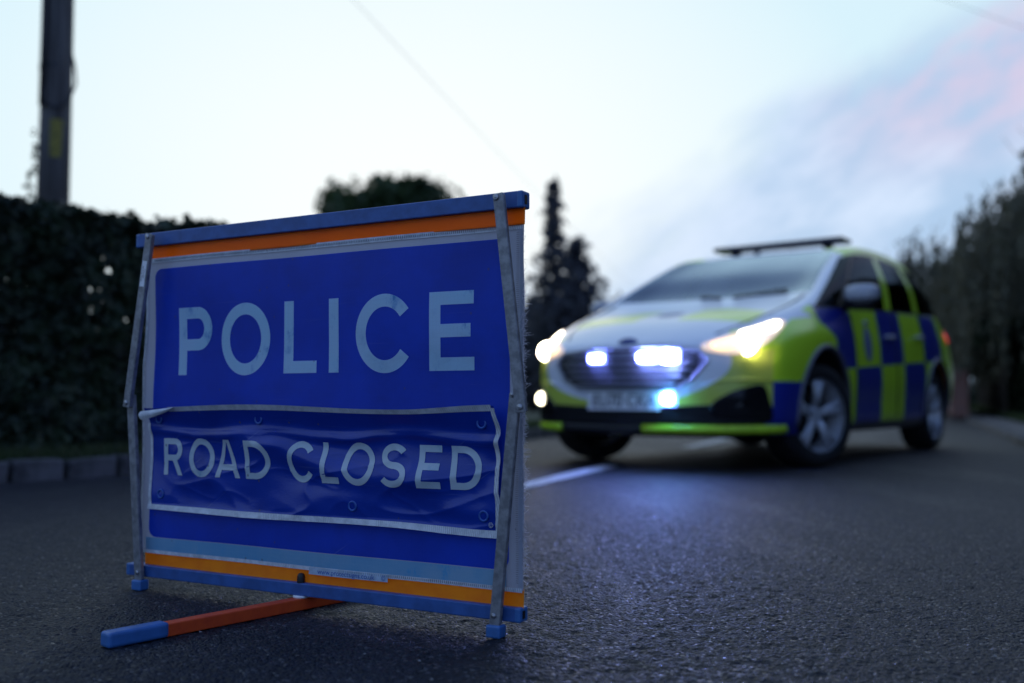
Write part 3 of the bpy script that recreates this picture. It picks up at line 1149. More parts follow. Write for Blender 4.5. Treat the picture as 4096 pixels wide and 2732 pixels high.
def field(name, fn, u0, u1, v0, v1, rad, m, parent, nu=110, nv=70, wav=None):
    """a sheet with rounded corners, mapped through fn"""
    us = np.linspace(u0, u1, nu)
    g = G()
    P = np.zeros((nv, nu, 2))
    for j in range(nu):
        du = min(us[j] - u0, u1 - us[j])
        ins = rad - math.sqrt(max(rad * rad - (rad - du) ** 2, 0)) if du < rad else 0.0
        P[:, j, 0] = us[j]
        P[:, j, 1] = np.linspace(v0 + ins, v1 - ins, nv)
    if rad:
        # denser columns in the corners
        k = 8
        ang = np.linspace(0, math.pi / 2, k)
        ce = u0 + rad * (1 - np.cos(ang))
        us = np.concatenate([ce, np.linspace(u0 + rad, u1 - rad, nu)[1:-1], (u1 - rad * (1 - np.cos(ang)))[::-1]])
        P = np.zeros((nv, len(us), 2))
        for j, uu in enumerate(us):
            du = max(min(uu - u0, u1 - uu), 0)
            ins = rad - math.sqrt(max(rad * rad - (rad - du) ** 2, 0)) if du < rad else 0.0
            P[:, j, 0] = uu
            P[:, j, 1] = np.linspace(v0 + ins, v1 - ins, nv)
    U, V = P[..., 0], P[..., 1]
    if wav is not None:
        U = U + wav(U, V)
    return g.grid(fn(U, V)).out(name, m, parent)


def ribbon_g(g, pts, w, fn, off, na=3, closed=False, step=None):
    """constant-width stroke along pts (u, v); fn maps (u, v) to space"""
    pts = [np.array(p, float) for p in pts]
    if step:
        q = []
        rngp = range(len(pts) if closed else len(pts) - 1)
        for i in rngp:
            a, b = pts[i], pts[(i + 1) % len(pts)]
            k = max(1, int(np.linalg.norm(b - a) / step))
            q += [a + (b - a) * j / k for j in range(k)]
        if not closed:
            q.append(pts[-1])
        pts = q
    n = len(pts)
    rows = []
    for i in range(n):
        if closed:
            a, c = pts[i - 1], pts[(i + 1) % n]
        else:
            a, c = pts[max(i - 1, 0)], pts[min(i + 1, n - 1)]
        t = c - a
        t = t / (np.linalg.norm(t) + 1e-12)
        nn = np.array([-t[1], t[0]])
        ww = w[i] if isinstance(w, (list, np.ndarray)) else w
        rows.append([pts[i] + nn * ww * s for s in np.linspace(-.5, .5, na)])
    if closed:
        rows.append(rows[0])
    A = np.array(rows)
    P = fn(off)(A[..., 0], A[..., 1])
    g.grid(P, True, flip=True)


def quad_g(g, q, fn, off, n=8):
    """bilinear patch through four (u, v) corners a, b, c, d"""
    a, b, c, d_ = (np.array(p, float) for p in q)
    s = np.linspace(0, 1, n)
    A = np.array([[a * (1 - x) * (1 - y) + b * x * (1 - y) + c * x * y + d_ * (1 - x) * y for x in s] for y in s])
    g.grid(fn(off)(A[..., 0], A[..., 1]), True)


def ell(cx, cy, rx, ry, a0, a1, n=40):
    return [(cx + rx * math.cos(R(a0 + (a1 - a0) * i / n)), cy + ry * math.sin(R(a0 + (a1 - a0) * i / n))) for i in range(n + 1)]


def letter(ch, u0, u1, v0, v1, s, fn, off, m, parent):
    """one painted letter: strokes of width s inside the box, butted, each a hair above the last"""
    g = G()
    w, h = u1 - u0, v1 - v0
    k = [0]

    def o_():
        k[0] += 1
        return off + 0.00006 * k[0]

    def rect(a, b, c, d_):
        quad_g(g, ((u0 + a, v0 + c), (u0 + b, v0 + c), (u0 + b, v0 + d_), (u0 + a, v0 + d_)), fn, o_(), 12)

    def path(p, closed=False):
        ribbon_g(g, [(u0 + x, v0 + y) for x, y in p], s, fn, o_(), 4, closed, h * 0.03)
    ov = h * 0.018
    if ch == 'I':
        rect(0, w, 0, h)
    elif ch == 'L':
        rect(0, s, 0, h); rect(s, w, 0, s)
    elif ch == 'E':
        rect(0, s, 0, h); rect(s, w * .985, h - s, h); rect(s, w * .92, h * .505 - s * .5, h * .505 + s * .5); rect(s, w, 0, s)
    elif ch == 'O':
        path(ell(w / 2, h / 2, w / 2 - s / 2, h / 2 + ov - s / 2, 0, 360, 60)[:-1], True)
    elif ch == 'C':
        path(ell(w * .52, h / 2, w * .52 - s / 2, h / 2 + ov - s / 2, 37, 323, 52))
    elif ch == 'D':
        rx = w * .60
        rect(0, s, 0, h)
        path([(s, h - s / 2), (w - rx - s * .2, h - s / 2)] + ell(w - rx, h / 2, rx - s / 2, h / 2 - s / 2, 88, -88, 34) + [(w - rx - s * .2, s / 2), (s, s / 2)])
    elif ch in 'PR':
        yb = h * (.445 if ch == 'P' else .47)
        ry = (h - s / 2 - yb) / 2
        rx = min(w * .55, ry * 1.25)
        rect(0, s, 0, h)
        path([(s, h - s / 2), (w - rx - s * .2, h - s / 2)] + ell(w - rx, yb + ry, rx - s / 2, ry, 88, -88, 26) + [(w - rx - s * .2, yb), (s, yb)])
        if ch == 'R':
            x0, x1 = w * .44, w - s * 1.0
            quad_g(g, ((u0 + x1, v0), (u0 + x1 + s * 1.08, v0), (u0 + x0 + s * 1.08, v0 + yb), (u0 + x0, v0 + yb)), fn, o_(), 12)
    elif ch == 'A':
        ap = s * .62
        quad_g(g, ((u0, v0), (u0 + s * 1.06, v0), (u0 + w / 2 + ap * .1, v0 + h), (u0 + w / 2 - ap, v0 + h)), fn, o_(), 12)
        quad_g(g, ((u0 + w - s * 1.06, v0), (u0 + w, v0), (u0 + w / 2 + ap, v0 + h), (u0 + w / 2 - ap * .1, v0 + h)), fn, o_(), 12)
        rect(w * .24, w * .76, h * .20, h * .20 + s * .95)
    elif ch == 'S':
        rx, ry = w / 2 - s / 2, (h + 2 * ov - s) / 4
        cu = h / 2 + ry
        cd = h / 2 - ry
        up_ = ell(w / 2, cu, rx * .94, ry, 28, 270, 34)
        dn_ = ell(w / 2, cd, rx, ry, 90, -152, 34)
        path(up_ + dn_[1:])
    return g.out('letter', m, parent)


# main sheet (silver backing), the blue field with its letters, lower stained band
wave_edge = lambda U, V: np.where(U < -0.40, -0.006 * np.exp(-((V - 0.50) / 0.13) ** 2) + 0.003 * np.sin(V * 40), 0) + np.where(U > 0.45, 0.0012 * np.sin(V * 33), 0)
sheet = field('backing_sheet', on_sheet(0.0), -0.490, 0.528, 0.086, 0.772, 0, M['sheet'], sign, 90, 70, wave_edge)
bluef = field('blue_field', on_sheet(0.0012), -0.461, 0.497, 0.121, 0.746, 0.022, M['blue'], sign, 110, 70)
field('stained_band', on_sheet(0.0013), -0.470, 0.492, 0.0905, 0.1195, 0, M['sheet_cyan'], sign, 80, 6)
for ch, a, b in (('P', -0.3815, -0.273), ('O', -0.2435, -0.0975), ('L', -0.058, 0.032), ('I', 0.065, 0.091), ('C', 0.1365, 0.280), ('E', 0.3195, 0.4215)):
    letter(ch, a, b, 0.495, 0.6505, 0.0262, on_sheet, 0.0020, M['letter'], bluef)

# hems: rolled tape with stitches along the sheet's edges
def hem(name, pts, w, off, m, step=0.01):
    g_ = G()
    ribbon_g(g_, pts, w, on_sheet, off, 4, False, step)
    return g_.out(name, m, sign)


hem('hem_tape', [(-0.488, 0.7665), (0.527, 0.7665)], 0.011, 0.0022, M['white_tape'])
hem('hem_tape', [(-0.478, 0.0875), (0.527, 0.0865)], 0.008, 0.0024, M['white_tape'])
hem('hem_tape', [(0.5225, 0.089), (0.5235, 0.45), (0.5235, 0.760)], 0.007, 0.0020, M['sheet'])
hem('hem_tape', [(-0.4865, 0.09), (-0.4905, 0.42), (-0.4945, 0.52), (-0.4885, 0.64), (-0.4860, 0.760)], 0.007, 0.0021, M['white_tape'])


def stitches(pts, n, ln, along):
    """a row of thread stitches in one mesh: each only a millimetre wide"""
    g_ = G()
    for i in range(n):
        u, v = pts(i / (n - 1))
        du, dv = ((0.0006, ln) if along == 'v' else (ln, 0.0006))
        nn = float(sheet_n(u, v)) + 0.0032
        g_.box((u, -nn, v), (du, 0.0008, dv))
    return g_.out('stitching', M['stitch'], sign, 'stuff')


stitches(lambda t: (0.5165 - 0.001 * math.sin(t * 9), 0.10 + 0.655 * t), 170, 0.0052, 'u')
stitches(lambda t: (-0.46 + 0.93 * t, 0.7665), 210, 0.0050, 'v')
stitches(lambda t: (0.10 + 0.36 * t, 0.0875), 80, 0.0045, 'v')
stitches(lambda t: (-0.4895 - 0.003 * math.sin(t * 3.1), 0.12 + 0.62 * t), 140, 0.0040, 'u')

# frayed white threads along the right edge of the sheet
g = G()
random.seed(3)
for i in range(800):
    v = random.choice((random.uniform(0.10, 0.77), random.gauss(0.53, 0.035), random.gauss(0.60, 0.03), random.gauss(0.285, 0.02), random.gauss(0.40, .03), random.gauss(0.34, 0.05), random.gauss(0.165, 0.02)))
    if not 0.095 < v < 0.765:
        continue
    L = abs(random.gauss(0, 0.0042)) + 0.0015
    a = random.gauss(0, 0.7)
    p = Vector((0.5265, -0.001, v))
    pts = [p]
    dv = Vector((math.cos(a), random.gauss(0, .3), math.sin(a)))
    for k in range(3):
        dv = (dv + Vector((random.gauss(0, .35), random.gauss(0, .35), random.gauss(0, .35)))).normalized()
        pts.append(pts[-1] + dv * L * 0.6)
    g.tube(pts, [0.00042, 0.0004, 0.0003, 0.00018], 3, caps=False)
g.out('frayed_edge', M['thread'], sign, 'stuff')

# orange strips between the sheet and the bars
def plain_strip(name, u0, u1, v0, v1, y, m, dips=0.0):
    us = np.linspace(u0, u1, 60)
    P = np.zeros((2, 60, 3))
    for j, uu in enumerate(us):
        P[0, j] = (uu, y + 0.0015 * math.sin(uu * 9), v0 + dips * math.sin(uu * 7))
        P[1, j] = (uu, y, v1)
    g_ = G().grid(P)
    # thickness
    Q = P.copy()
    Q[..., 1] += 0.0012
    g_.grid(Q, True, flip=True)
    return g_.out(name, m, sign)


plain_strip('orange_strip', -0.489, 0.5315, 0.7695, 0.8035, -0.0005, M['orange'], 0.0010)
plain_strip('orange_strip', -0.478, 0.5275, 0.050, 0.0885, 0.0012, M['orange_low'], 0.0)

# blue tubes
def bar(u0, u1, v0, v1, y0, y1, name):
    g_ = G()
    g_.box(((u0 + u1) / 2, (y0 + y1) / 2, (v0 + v1) / 2), (u1 - u0 - 0.02, y1 - y0, v1 - v0), 0.0022, seg=2)
    b_ = g_.out(name, M['bar_blue'], sign)
    for s, ue in ((-1, u0), (1, u1)):
        c = G()
        c.box((ue - s * 0.007, (y0 + y1) / 2, (v0 + v1) / 2), (0.014, y1 - y0 + 0.001, v1 - v0 + 0.001), 0.0035, seg=2)
        e = c.out('end_cap', M['cap_blue'], b_)
        c = G()
        c.box((ue - s * 0.0006, (y0 + y1) / 2 - 0.002, (v0 + v1) / 2), (0.0022, (y1 - y0) * .34, (v1 - v0) * .55))
        c.out('slot', M['black_plastic'], b_)
    return b_


bar(-0.519, 0.5315, 0.8005, 0.8325, -0.010, 0.020, 'top_bar')
bbar = bar(-0.5255, 0.5275, 0.0290, 0.0555, -0.012, 0.018, 'bottom_bar')


# galvanised folding struts: channel section, two links and a knee on each side
def link_bar(a, b, w, y, th, name, parent):
    a, b = Vector((a[0], 0, a[1])), Vector((b[0], 0, b[1]))
    d_ = b - a
    L = d_.length
    ang = math.atan2(d_.x, d_.z)
    mtx = Matrix.Translation(((a.x + b.x) / 2, y, (a.z + b.z) / 2)) @ Matrix.Rotation(ang, 4, 'Y')
    g_ = G()
    g_.box((0, -th * .5 + 0.0012, 0), (w, 0.0024, L + w * .62), 0.0009, mtx)
    for s in (-1, 1):
        g_.box((s * (w / 2 - 0.0012), 0.0024 * .5, 0), (0.0024, th - 0.0024 - .0004, L + w * .62 - 0.004), 0.0007, mtx)
    return g_.out(name, M['zinc'], parent)


def screw(u, v, y, parent, r=0.0058):
    g_ = G()
    mtx = Matrix.Translation((u, y, v)) @ Matrix.Rotation(R(90), 4, 'X')
    g_.lathe([(0.0001, 0.0032), (r * .42, 0.0034), (r * .5, 0.0022), (r * .7, 0.0036), (r, 0.0020), (r * 1.02, 0), (r * 1.0, -0.003)], 18, mtx)
    return g_.out('screw', M['screw'], parent)


for s, up_a, up_b, lo_a, lo_b, w in ((-1, (-0.4410, 0.8180), (-0.5040, 0.4275), (-0.5060, 0.4440), (-0.4665, 0.0290), 0.0215), (1, (0.4950, 0.8180), (0.5420, 0.4215), (0.5230, 0.4440), (0.4815, 0.0290), 0.0215)):
    st = link_bar(lo_a, lo_b, w, -0.0235, 0.011, 'strut', sign)
    su = link_bar(up_a, up_b, w, -0.0350, 0.011, 'strut', sign)
    screw(up_a[0] - 0.0035, up_a[1] - 0.001, -0.0405, su)
    screw(up_b[0], up_b[1] + 0.004, -0.0405, su)
    screw(lo_a[0] - 0.004, lo_a[1] + 0.004, -0.0290, st, 0.0048)
    screw(lo_b[0] - 0.001, lo_b[1] + 0.012, -0.0290, st, 0.0052)
    # rubber foot at the bottom of the lower link
    g = G()
    g.box((lo_b[0] - s * 0.0005, -0.0215, 0.0125), (0.031, 0.026, 0.0235), 0.0035, seg=2)
    g.out('rubber_foot', M['cap_blue'], st)
    if s < 0:
        left_upper = su
        # warning sticker on the upper left link
        a, b = Vector((up_a[0], 0, up_a[1])), Vector((up_b[0], 0, up_b[1]))
        d_ = (b - a).normalized()
        ang = math.atan2(d_.x, d_.z)
        c_ = a + d_ * 0.088
        mtx = Matrix.Translation((c_.x, -0.0408, c_.z)) @ Matrix.Rotation(ang, 4, 'Y')
        g = G(); g.box((0, 0, 0), (0.0145, 0.0005, 0.060), 0, mtx)
        lab = g.out('sticker', M['label_white'], su)
        sticker_m = mtx


def text_mesh(body, size, mtx, m, name, parent, extr=0.0):
    cu = bpy.data.curves.new('txt', 'FONT')
    cu.body = body
    cu.size = size
    cu.align_x = 'CENTER'
    cu.align_y = 'CENTER'
    to = bpy.data.objects.new('txt', cu)
    COL.objects.link(to)
    dg = bpy.context.evaluated_depsgraph_get()
    me = bpy.data.meshes.new_from_object(to.evaluated_get(dg))
    bpy.data.objects.remove(to)
    me.transform(mtx)
    me.name = name
    me.materials.clear()
    me.materials.append(m)
    o_ = bpy.data.objects.new(name, me)
    return link(o_, parent)


# text lies in x-y of the curve: x along the strip, y up, facing -y of the sign
face = Matrix.Rotation(R(90), 4, 'X')
for k, (tx, sz) in enumerate((('Caution', 0.0068), ('Moving Parts', 0.0068))):
    mt = sticker_m @ Matrix.Translation((-0.003 + 0.0062 * k, -0.0006, 0)) @ face @ Matrix.Rotation(R(-90 + 180), 4, 'Z')
    text_mesh(tx, sz, mt, M['ink'], 'lettering', left_upper)

# maker's label printed on a clear tab along the lower hem
g = G()
ribbon_g(g, [(0.022, 0.0825), (0.222, 0.0825)], 0.0145, on_sheet, 0.0034, 3, False, 0.01)
tab = g.out('maker_label', mat('maker_tab', (0.46, 0.58, 0.70), 0.4, var=0.25, scale=50), sign)
text_mesh('www.protectsigns.co.uk', 0.0150, Matrix.Translation((0.118, -0.0072, 0.0822)) @ face, M['ink_blue'], 'lettering', sign)
text_mesh('©', 0.013, Matrix.Translation((0.2135, -0.0072, 0.0822)) @ face, M['ink_blue'], 'lettering', sign)

# bolt with a black dome cap on the bottom bar, pivot washer and the swivelling base
g = G()
g.lathe([(0.0001, 0.0755), (0.004, 0.0748), (0.0068, 0.0722), (0.0082, 0.068), (0.0084, 0.0595), (0.0084, 0.0552)], 20, Matrix.Translation((-0.001, -0.004, 0)))
g.out('bolt_cap', M['black_plastic'], sign)
g = G()
g.lathe([(0.0001, 0.0293), (0.016, 0.0293), (0.016, 0.0250), (0.0001, 0.0250)], 24, Matrix.Translation((-0.001, -0.004, 0)))
g.out('pivot_washer', M['label_white'], sign)
foot_m = Matrix.Translation((0, -0.003, 0)) @ Matrix.Rotation(R(49.5) - SA, 4, 'Z')
g = G(); g.box((0, 0, 0.0128), (0.67, 0.028, 0.0240), 0.0022, foot_m, 2)
base = g.out('base_bar', M['base_red'], sign)
for s in (-1, 1):
    g = G(); g.box((s * 0.372, 0, 0.0142), (0.118, 0.0335, 0.0280), 0.0062, foot_m, 3)
    g.out('end_grip', M['cap_blue'], base)

# ------------------------------------------------ the loose ROAD CLOSED panel
def panel_grid(off, nu=190, nv=120, u0=-0.449, u1=0.482, v0=0.1885, v1=0.4215):
    U, V = np.meshgrid(np.linspace(u0, u1, nu), np.linspace(v0, v1, nv))
    return on_panel(off)(U, V)


g = G(); g.grid(panel_grid(0.0))
panel = g.out('lower_panel', M['blue_panel'], sign)


def side_u(v):
    """the panel's right border wriggles in and out"""
    return 0.4785 + 0.0065 * math.exp(-((v - 0.385) / 0.02) ** 2) - 0.003 * math.exp(-((v - .345) / .02) ** 2) + 0.002 * math.sin(v * 60)


BW = 0.0105
us = np.linspace(-0.370, 0.476, 90)
g = G(); ribbon_g(g, [(u, 0.4185) for u in us], BW, on_panel, 0.0012, 4); g.out('white_border', M['white_tape'], panel)
us = np.linspace(-0.455, 0.480, 90)
g = G(); ribbon_g(g, [(u, 0.1905) for u in us], BW * 1.15, on_panel, 0.0014, 4); g.out('white_border', M['white_tape'], panel)
g = G(); ribbon_g(g, [(-0.4480 - 0.003 * math.sin((v - .19) * 14), v) for v in np.linspace(0.196, 0.385, 40)], BW * .8, on_panel, 0.0013, 4); g.out('white_border', M['white_tape'], panel)
g = G(); ribbon_g(g, [(side_u(v), v) for v in np.linspace(0.196, 0.418, 50)], BW * .85, on_panel, 0.0016, 4); g.out('white_border', M['white_tape'], panel)
# the upper left corner has come loose and folds over: its white back shows
g = G()
n = 26
P = np.zeros((n, 4, 3))
for i in range(n):
    t = i / (n - 1)
    u = -0.452 + 0.112 * t
    top = 0.4115 + 0.0105 * t
    wdt = 0.0225 * (1 - t) ** 0.85 + 0.0012
    if i < 3:
        wdt *= 0.75 + 0.12 * i
    for j in range(4):
        q = j / 3
        P[i, j] = (u, -(0.043 + 0.006 * math.sin(q * math.pi) + 0.002 * math.sin(t * 7)), top - wdt * q)
g.grid(P, True, flip=True)
g.out('folded_corner', M['white_tape'], panel)
for ch, a, b in (('R', -0.4175, -0.3575), ('O', -0.3350, -0.2580), ('A', -0.2540, -0.1820), ('D', -0.1640, -0.0905), ('C', -0.0395, 0.0335), ('L', 0.0530, 0.1010), ('O', 0.1085, 0.1870), ('S', 0.2020, 0.2680), ('E', 0.2925, 0.3460), ('D', 0.3680, 0.4370)):
    letter(ch, a + 0.0085, b + 0.0085, 0.2665, 0.3500, 0.0134, on_panel, 0.0009, M['letter_panel'], panel)
# eyelets: moulded plastic rings pressed into the vinyl
M['eyelet'] = mat('eyelet_blue', (0.02, 0.10, 0.42), 0.3, var=0.2)
for (u, v) in ((-0.424, 0.222), (0.133, 0.223), (0.440, 0.393), (0.440, 0.220), (-0.119, 0.395), (-0.424, 0.395)):
    u += 0.0085
    c = on_panel(0.0006)(np.array(u), np.array(v))
    g = G()
    g.lathe([(0.0068, 0.0), (0.0075, 0.0014), (0.0092, 0.0018), (0.0106, 0.0012), (0.0112, 0.0)], 22, Matrix.Translation(c) @ Matrix.Rotation(R(90), 4, 'X'))
    g.out('eyelet', M['eyelet'], panel)
c = on_panel(0.0012)(np.array(0.4630), np.array(0.2045))
text_mesh('©', 0.0135, Matrix.Translation(c) @ face, M['white_tape'], 'copyright_mark', panel)
# the vinyl is see-through thin at its top: slight sag threads hold it to the sheet

#ENDSIGN
# ================================================================= THE CAR
CAR = empty('police_car', (1.27, 6.97, 0.0), R(-126.3), 'police estate car in yellow and blue checks, headlamps and blue lights on', 'car')
YEL, BLU, WHT = (0.52, 0.80, 0.03), (0.012, 0.024, 0.26), (0.78, 0.80, 0.83)


def livery():
    """body paint: white with the printed yellow / blue half-Battenburg checks, in the car's own coordinates"""
    m, t, b, o, c = base_mat('livery_paint')
    s = t.nodes.new('ShaderNodeSeparateXYZ')
    t.links.new(c.outputs['Object'], s.inputs[0])
    x, y, z = (NX(t, s.outputs[i]) for i in range(3))
    ay = y.abs()
    # side checks
    k = (0.0 - x - 0.60) / 0.61
    odd = k.floor().mod(2.0)                     # 0: first block behind -0.60
    row = z > (0.66 - (x + 0.67) * 0.05)          # upper row
    chk = 1.0 - (odd - row).abs()                 # 0 -> yellow
    front = x > (0.11 + (z.max(0.84) - 0.99) * 2.0)
    isblue = chk * (1.0 - front)
    # lower front corner of the wing is blue
    corner = front * (z < 0.545) * (x < 0.70) * (ay > 0.80)
    isblue = isblue.max(corner)
    side = mixc(t, isblue, YEL, BLU)
    # tail end stays yellow, sills grey
    side = mixc(t, x < -3.06, side, YEL)
    side = mixc(t, (z < 0.275) * (x < 0.35), side, (0.10, 0.10, 0.11))
    side = mixc(t, front * (x > 0.02) * (z > (0.945 + (0.3 - x).max(0.0) * 0.10)), side, WHT)
    side = mixc(t, (x > 0.52) * (z < 0.395) * (corner < 0.5), side, (0.012, 0.012, 0.014))
    # the face of the car
    facew = (x > 0.30) * (ay < 0.78) * (z > 0.60)
    side = mixc(t, facew * (ay < 0.60), side, WHT)
    mouth = ((y * y) / (0.66 * 0.66) + (z - 0.66) * (z - 0.66) / (0.25 * 0.25)) < 1.0
    side = mixc(t, mouth * (x > 0.5), side, WHT)
    side = mixc(t, (x > 0.60) * (z > 0.395) * (ay < 0.84) * (1.0 - mouth) * (z < 0.74), side, (0.55, 0.64, 0.09))  # bumper yellow dulled, warm headlamp glare put into the paint colour
    # everything above the shoulder: white with yellow marks
    bon = (x > -0.36) * (z > (0.80 - (ay - 0.5) * 0.0))
    bon = bon * (z > (0.86 + (0.3 - x).max(0.0) * 0.28)) * (ay < 0.83)
    top = mixc(t, (ay > 0.16) * (ay < 0.66) * (x > (0.20 + (ay - 0.5) * 0.55)) * (x < 0.56), WHT, (0.62, 0.80, 0.10))
    side = mixc(t, bon, side, top)
    cab = z > (1.055 - x * 0.035)
    pil = ((x + 1.60).abs() < 0.17).max((x + 2.46 + (z - 1.3) * -0.25).abs() < 0.15).max(x < -3.0)
    railm = (z > 1.50) * (ay > 0.50) * (x < -1.05)
    cabc = mixc(t, pil.max(railm), WHT, YEL)
    cabc = mixc(t, (z > 1.60) * (ay < 0.52), cabc, WHT)
    side = mixc(t, cab, side, cabc)
    side = mixc(t, cab * (x > -1.0), side, WHT)
    t.links.new(side, b.inputs['Base Color'])
    n = noise(t, c.outputs['Object'], 3.0, 4)
    ro = 0.26 + n * 0.14
    t.links.new(ro.s, b.inputs['Roughness'])
    b.inputs['Coat Weight'].default_value = 0.45
    b.inputs['Coat Roughness'].default_value = 0.15
    b.inputs['Specular IOR Level'].default_value = 0.5
    return m


M['livery'] = livery()
M['trim'] = mat('black_trim', (0.012, 0.012, 0.014), 0.5, var=0.3, scale=30)
M['gloss_black'] = mat('gloss_black', (0.008, 0.008, 0.010), 0.15)
M['chrome'] = mat('chrome', (0.38, 0.39, 0.42), 0.42, metal=0.6, var=0.1)
M['tyre'] = mat('tyre_rubber', (0.012, 0.012, 0.013), 0.85, var=0.3, scale=60, bstr=0.4, bscale=90)
M['alloy'] = mat('alloy', (0.62, 0.64, 0.68), 0.38, metal=0.35, var=0.15)
M['under'] = mat('underbody', (0.008, 0.008, 0.009), 0.9)
M['seat'] = mat('seat_cloth', (0.02, 0.02, 0.024), 0.9)
M['mirror_silver'] = mat('mirror_shell', (0.45, 0.47, 0.52), 0.35, coat=0.5)
M['plate'] = mat('number_plate', (0.70, 0.70, 0.68), 0.4, var=0.1)
M['head_on'] = emit('headlamp_lit', (1.0, 0.86, 0.66), 26.0)
M['drl_on'] = emit('running_light_lit', (1.0, 0.88, 0.72), 12.0)
M['indic'] = emit('side_lamp_lit', (1.0, 0.55, 0.24), 2.6)
M['fog_on'] = emit('fog_lamp_lit', (1.0, 0.93, 0.66), 11.0)
M['blue_on'] = emit('blue_lamp_lit', (0.16, 0.22, 1.0), 170.0)
M['blue_on2'] = emit('blue_lamp_flash', (0.22, 0.30, 1.0), 380.0)
M['blue_on3'] = emit('blue_lamp_side', (0.10, 0.42, 1.0), 120.0)
M['tail_on'] = emit('tail_lamp_lit', (1.0, 0.03, 0.03), 1.6)
M['lens'] = emit('lamp_bowl_glow', (1.0, 0.74, 0.52), 0.75)  # weak glow put into the bowl, stands in for bulb light on it
M['strobe_glow'] = emit('strobe_glow_plate', (0.10, 0.13, 1.0), 3.0)  # self-lit blue that imitates the bloom round the strobes


def glass(name, tint, gain=0.85):
    m, t, b, o, c = base_mat(name)
    tr = t.nodes.new('ShaderNodeBsdfTransparent')
    tr.inputs[0].default_value = (*tint, 1)
    gl = t.nodes.new('ShaderNodeBsdfGlossy')
    gl.inputs[0].default_value = (0.68, 0.82, 1.0, 1)
    gl.inputs[1].default_value = 0.03
    fr = t.nodes.new('ShaderNodeFresnel')
    fr.inputs[0].default_value = 1.5
    f = (NX(t, fr.outputs[0]) * gain).sat()
    mxs = t.nodes.new('ShaderNodeMixShader')
    t.links.new(f.s, mxs.inputs[0])
    t.links.new(tr.outputs[0], mxs.inputs[1])
    t.links.new(gl.outputs[0], mxs.inputs[2])
    t.links.new(mxs.outputs[0], o.inputs[0])
    return m


M['glass'] = glass('windscreen_glass', (0.22, 0.27, 0.36), 1.6)
M['glass_dark'] = glass('side_glass', (0.07, 0.07, 0.09), 0.32)

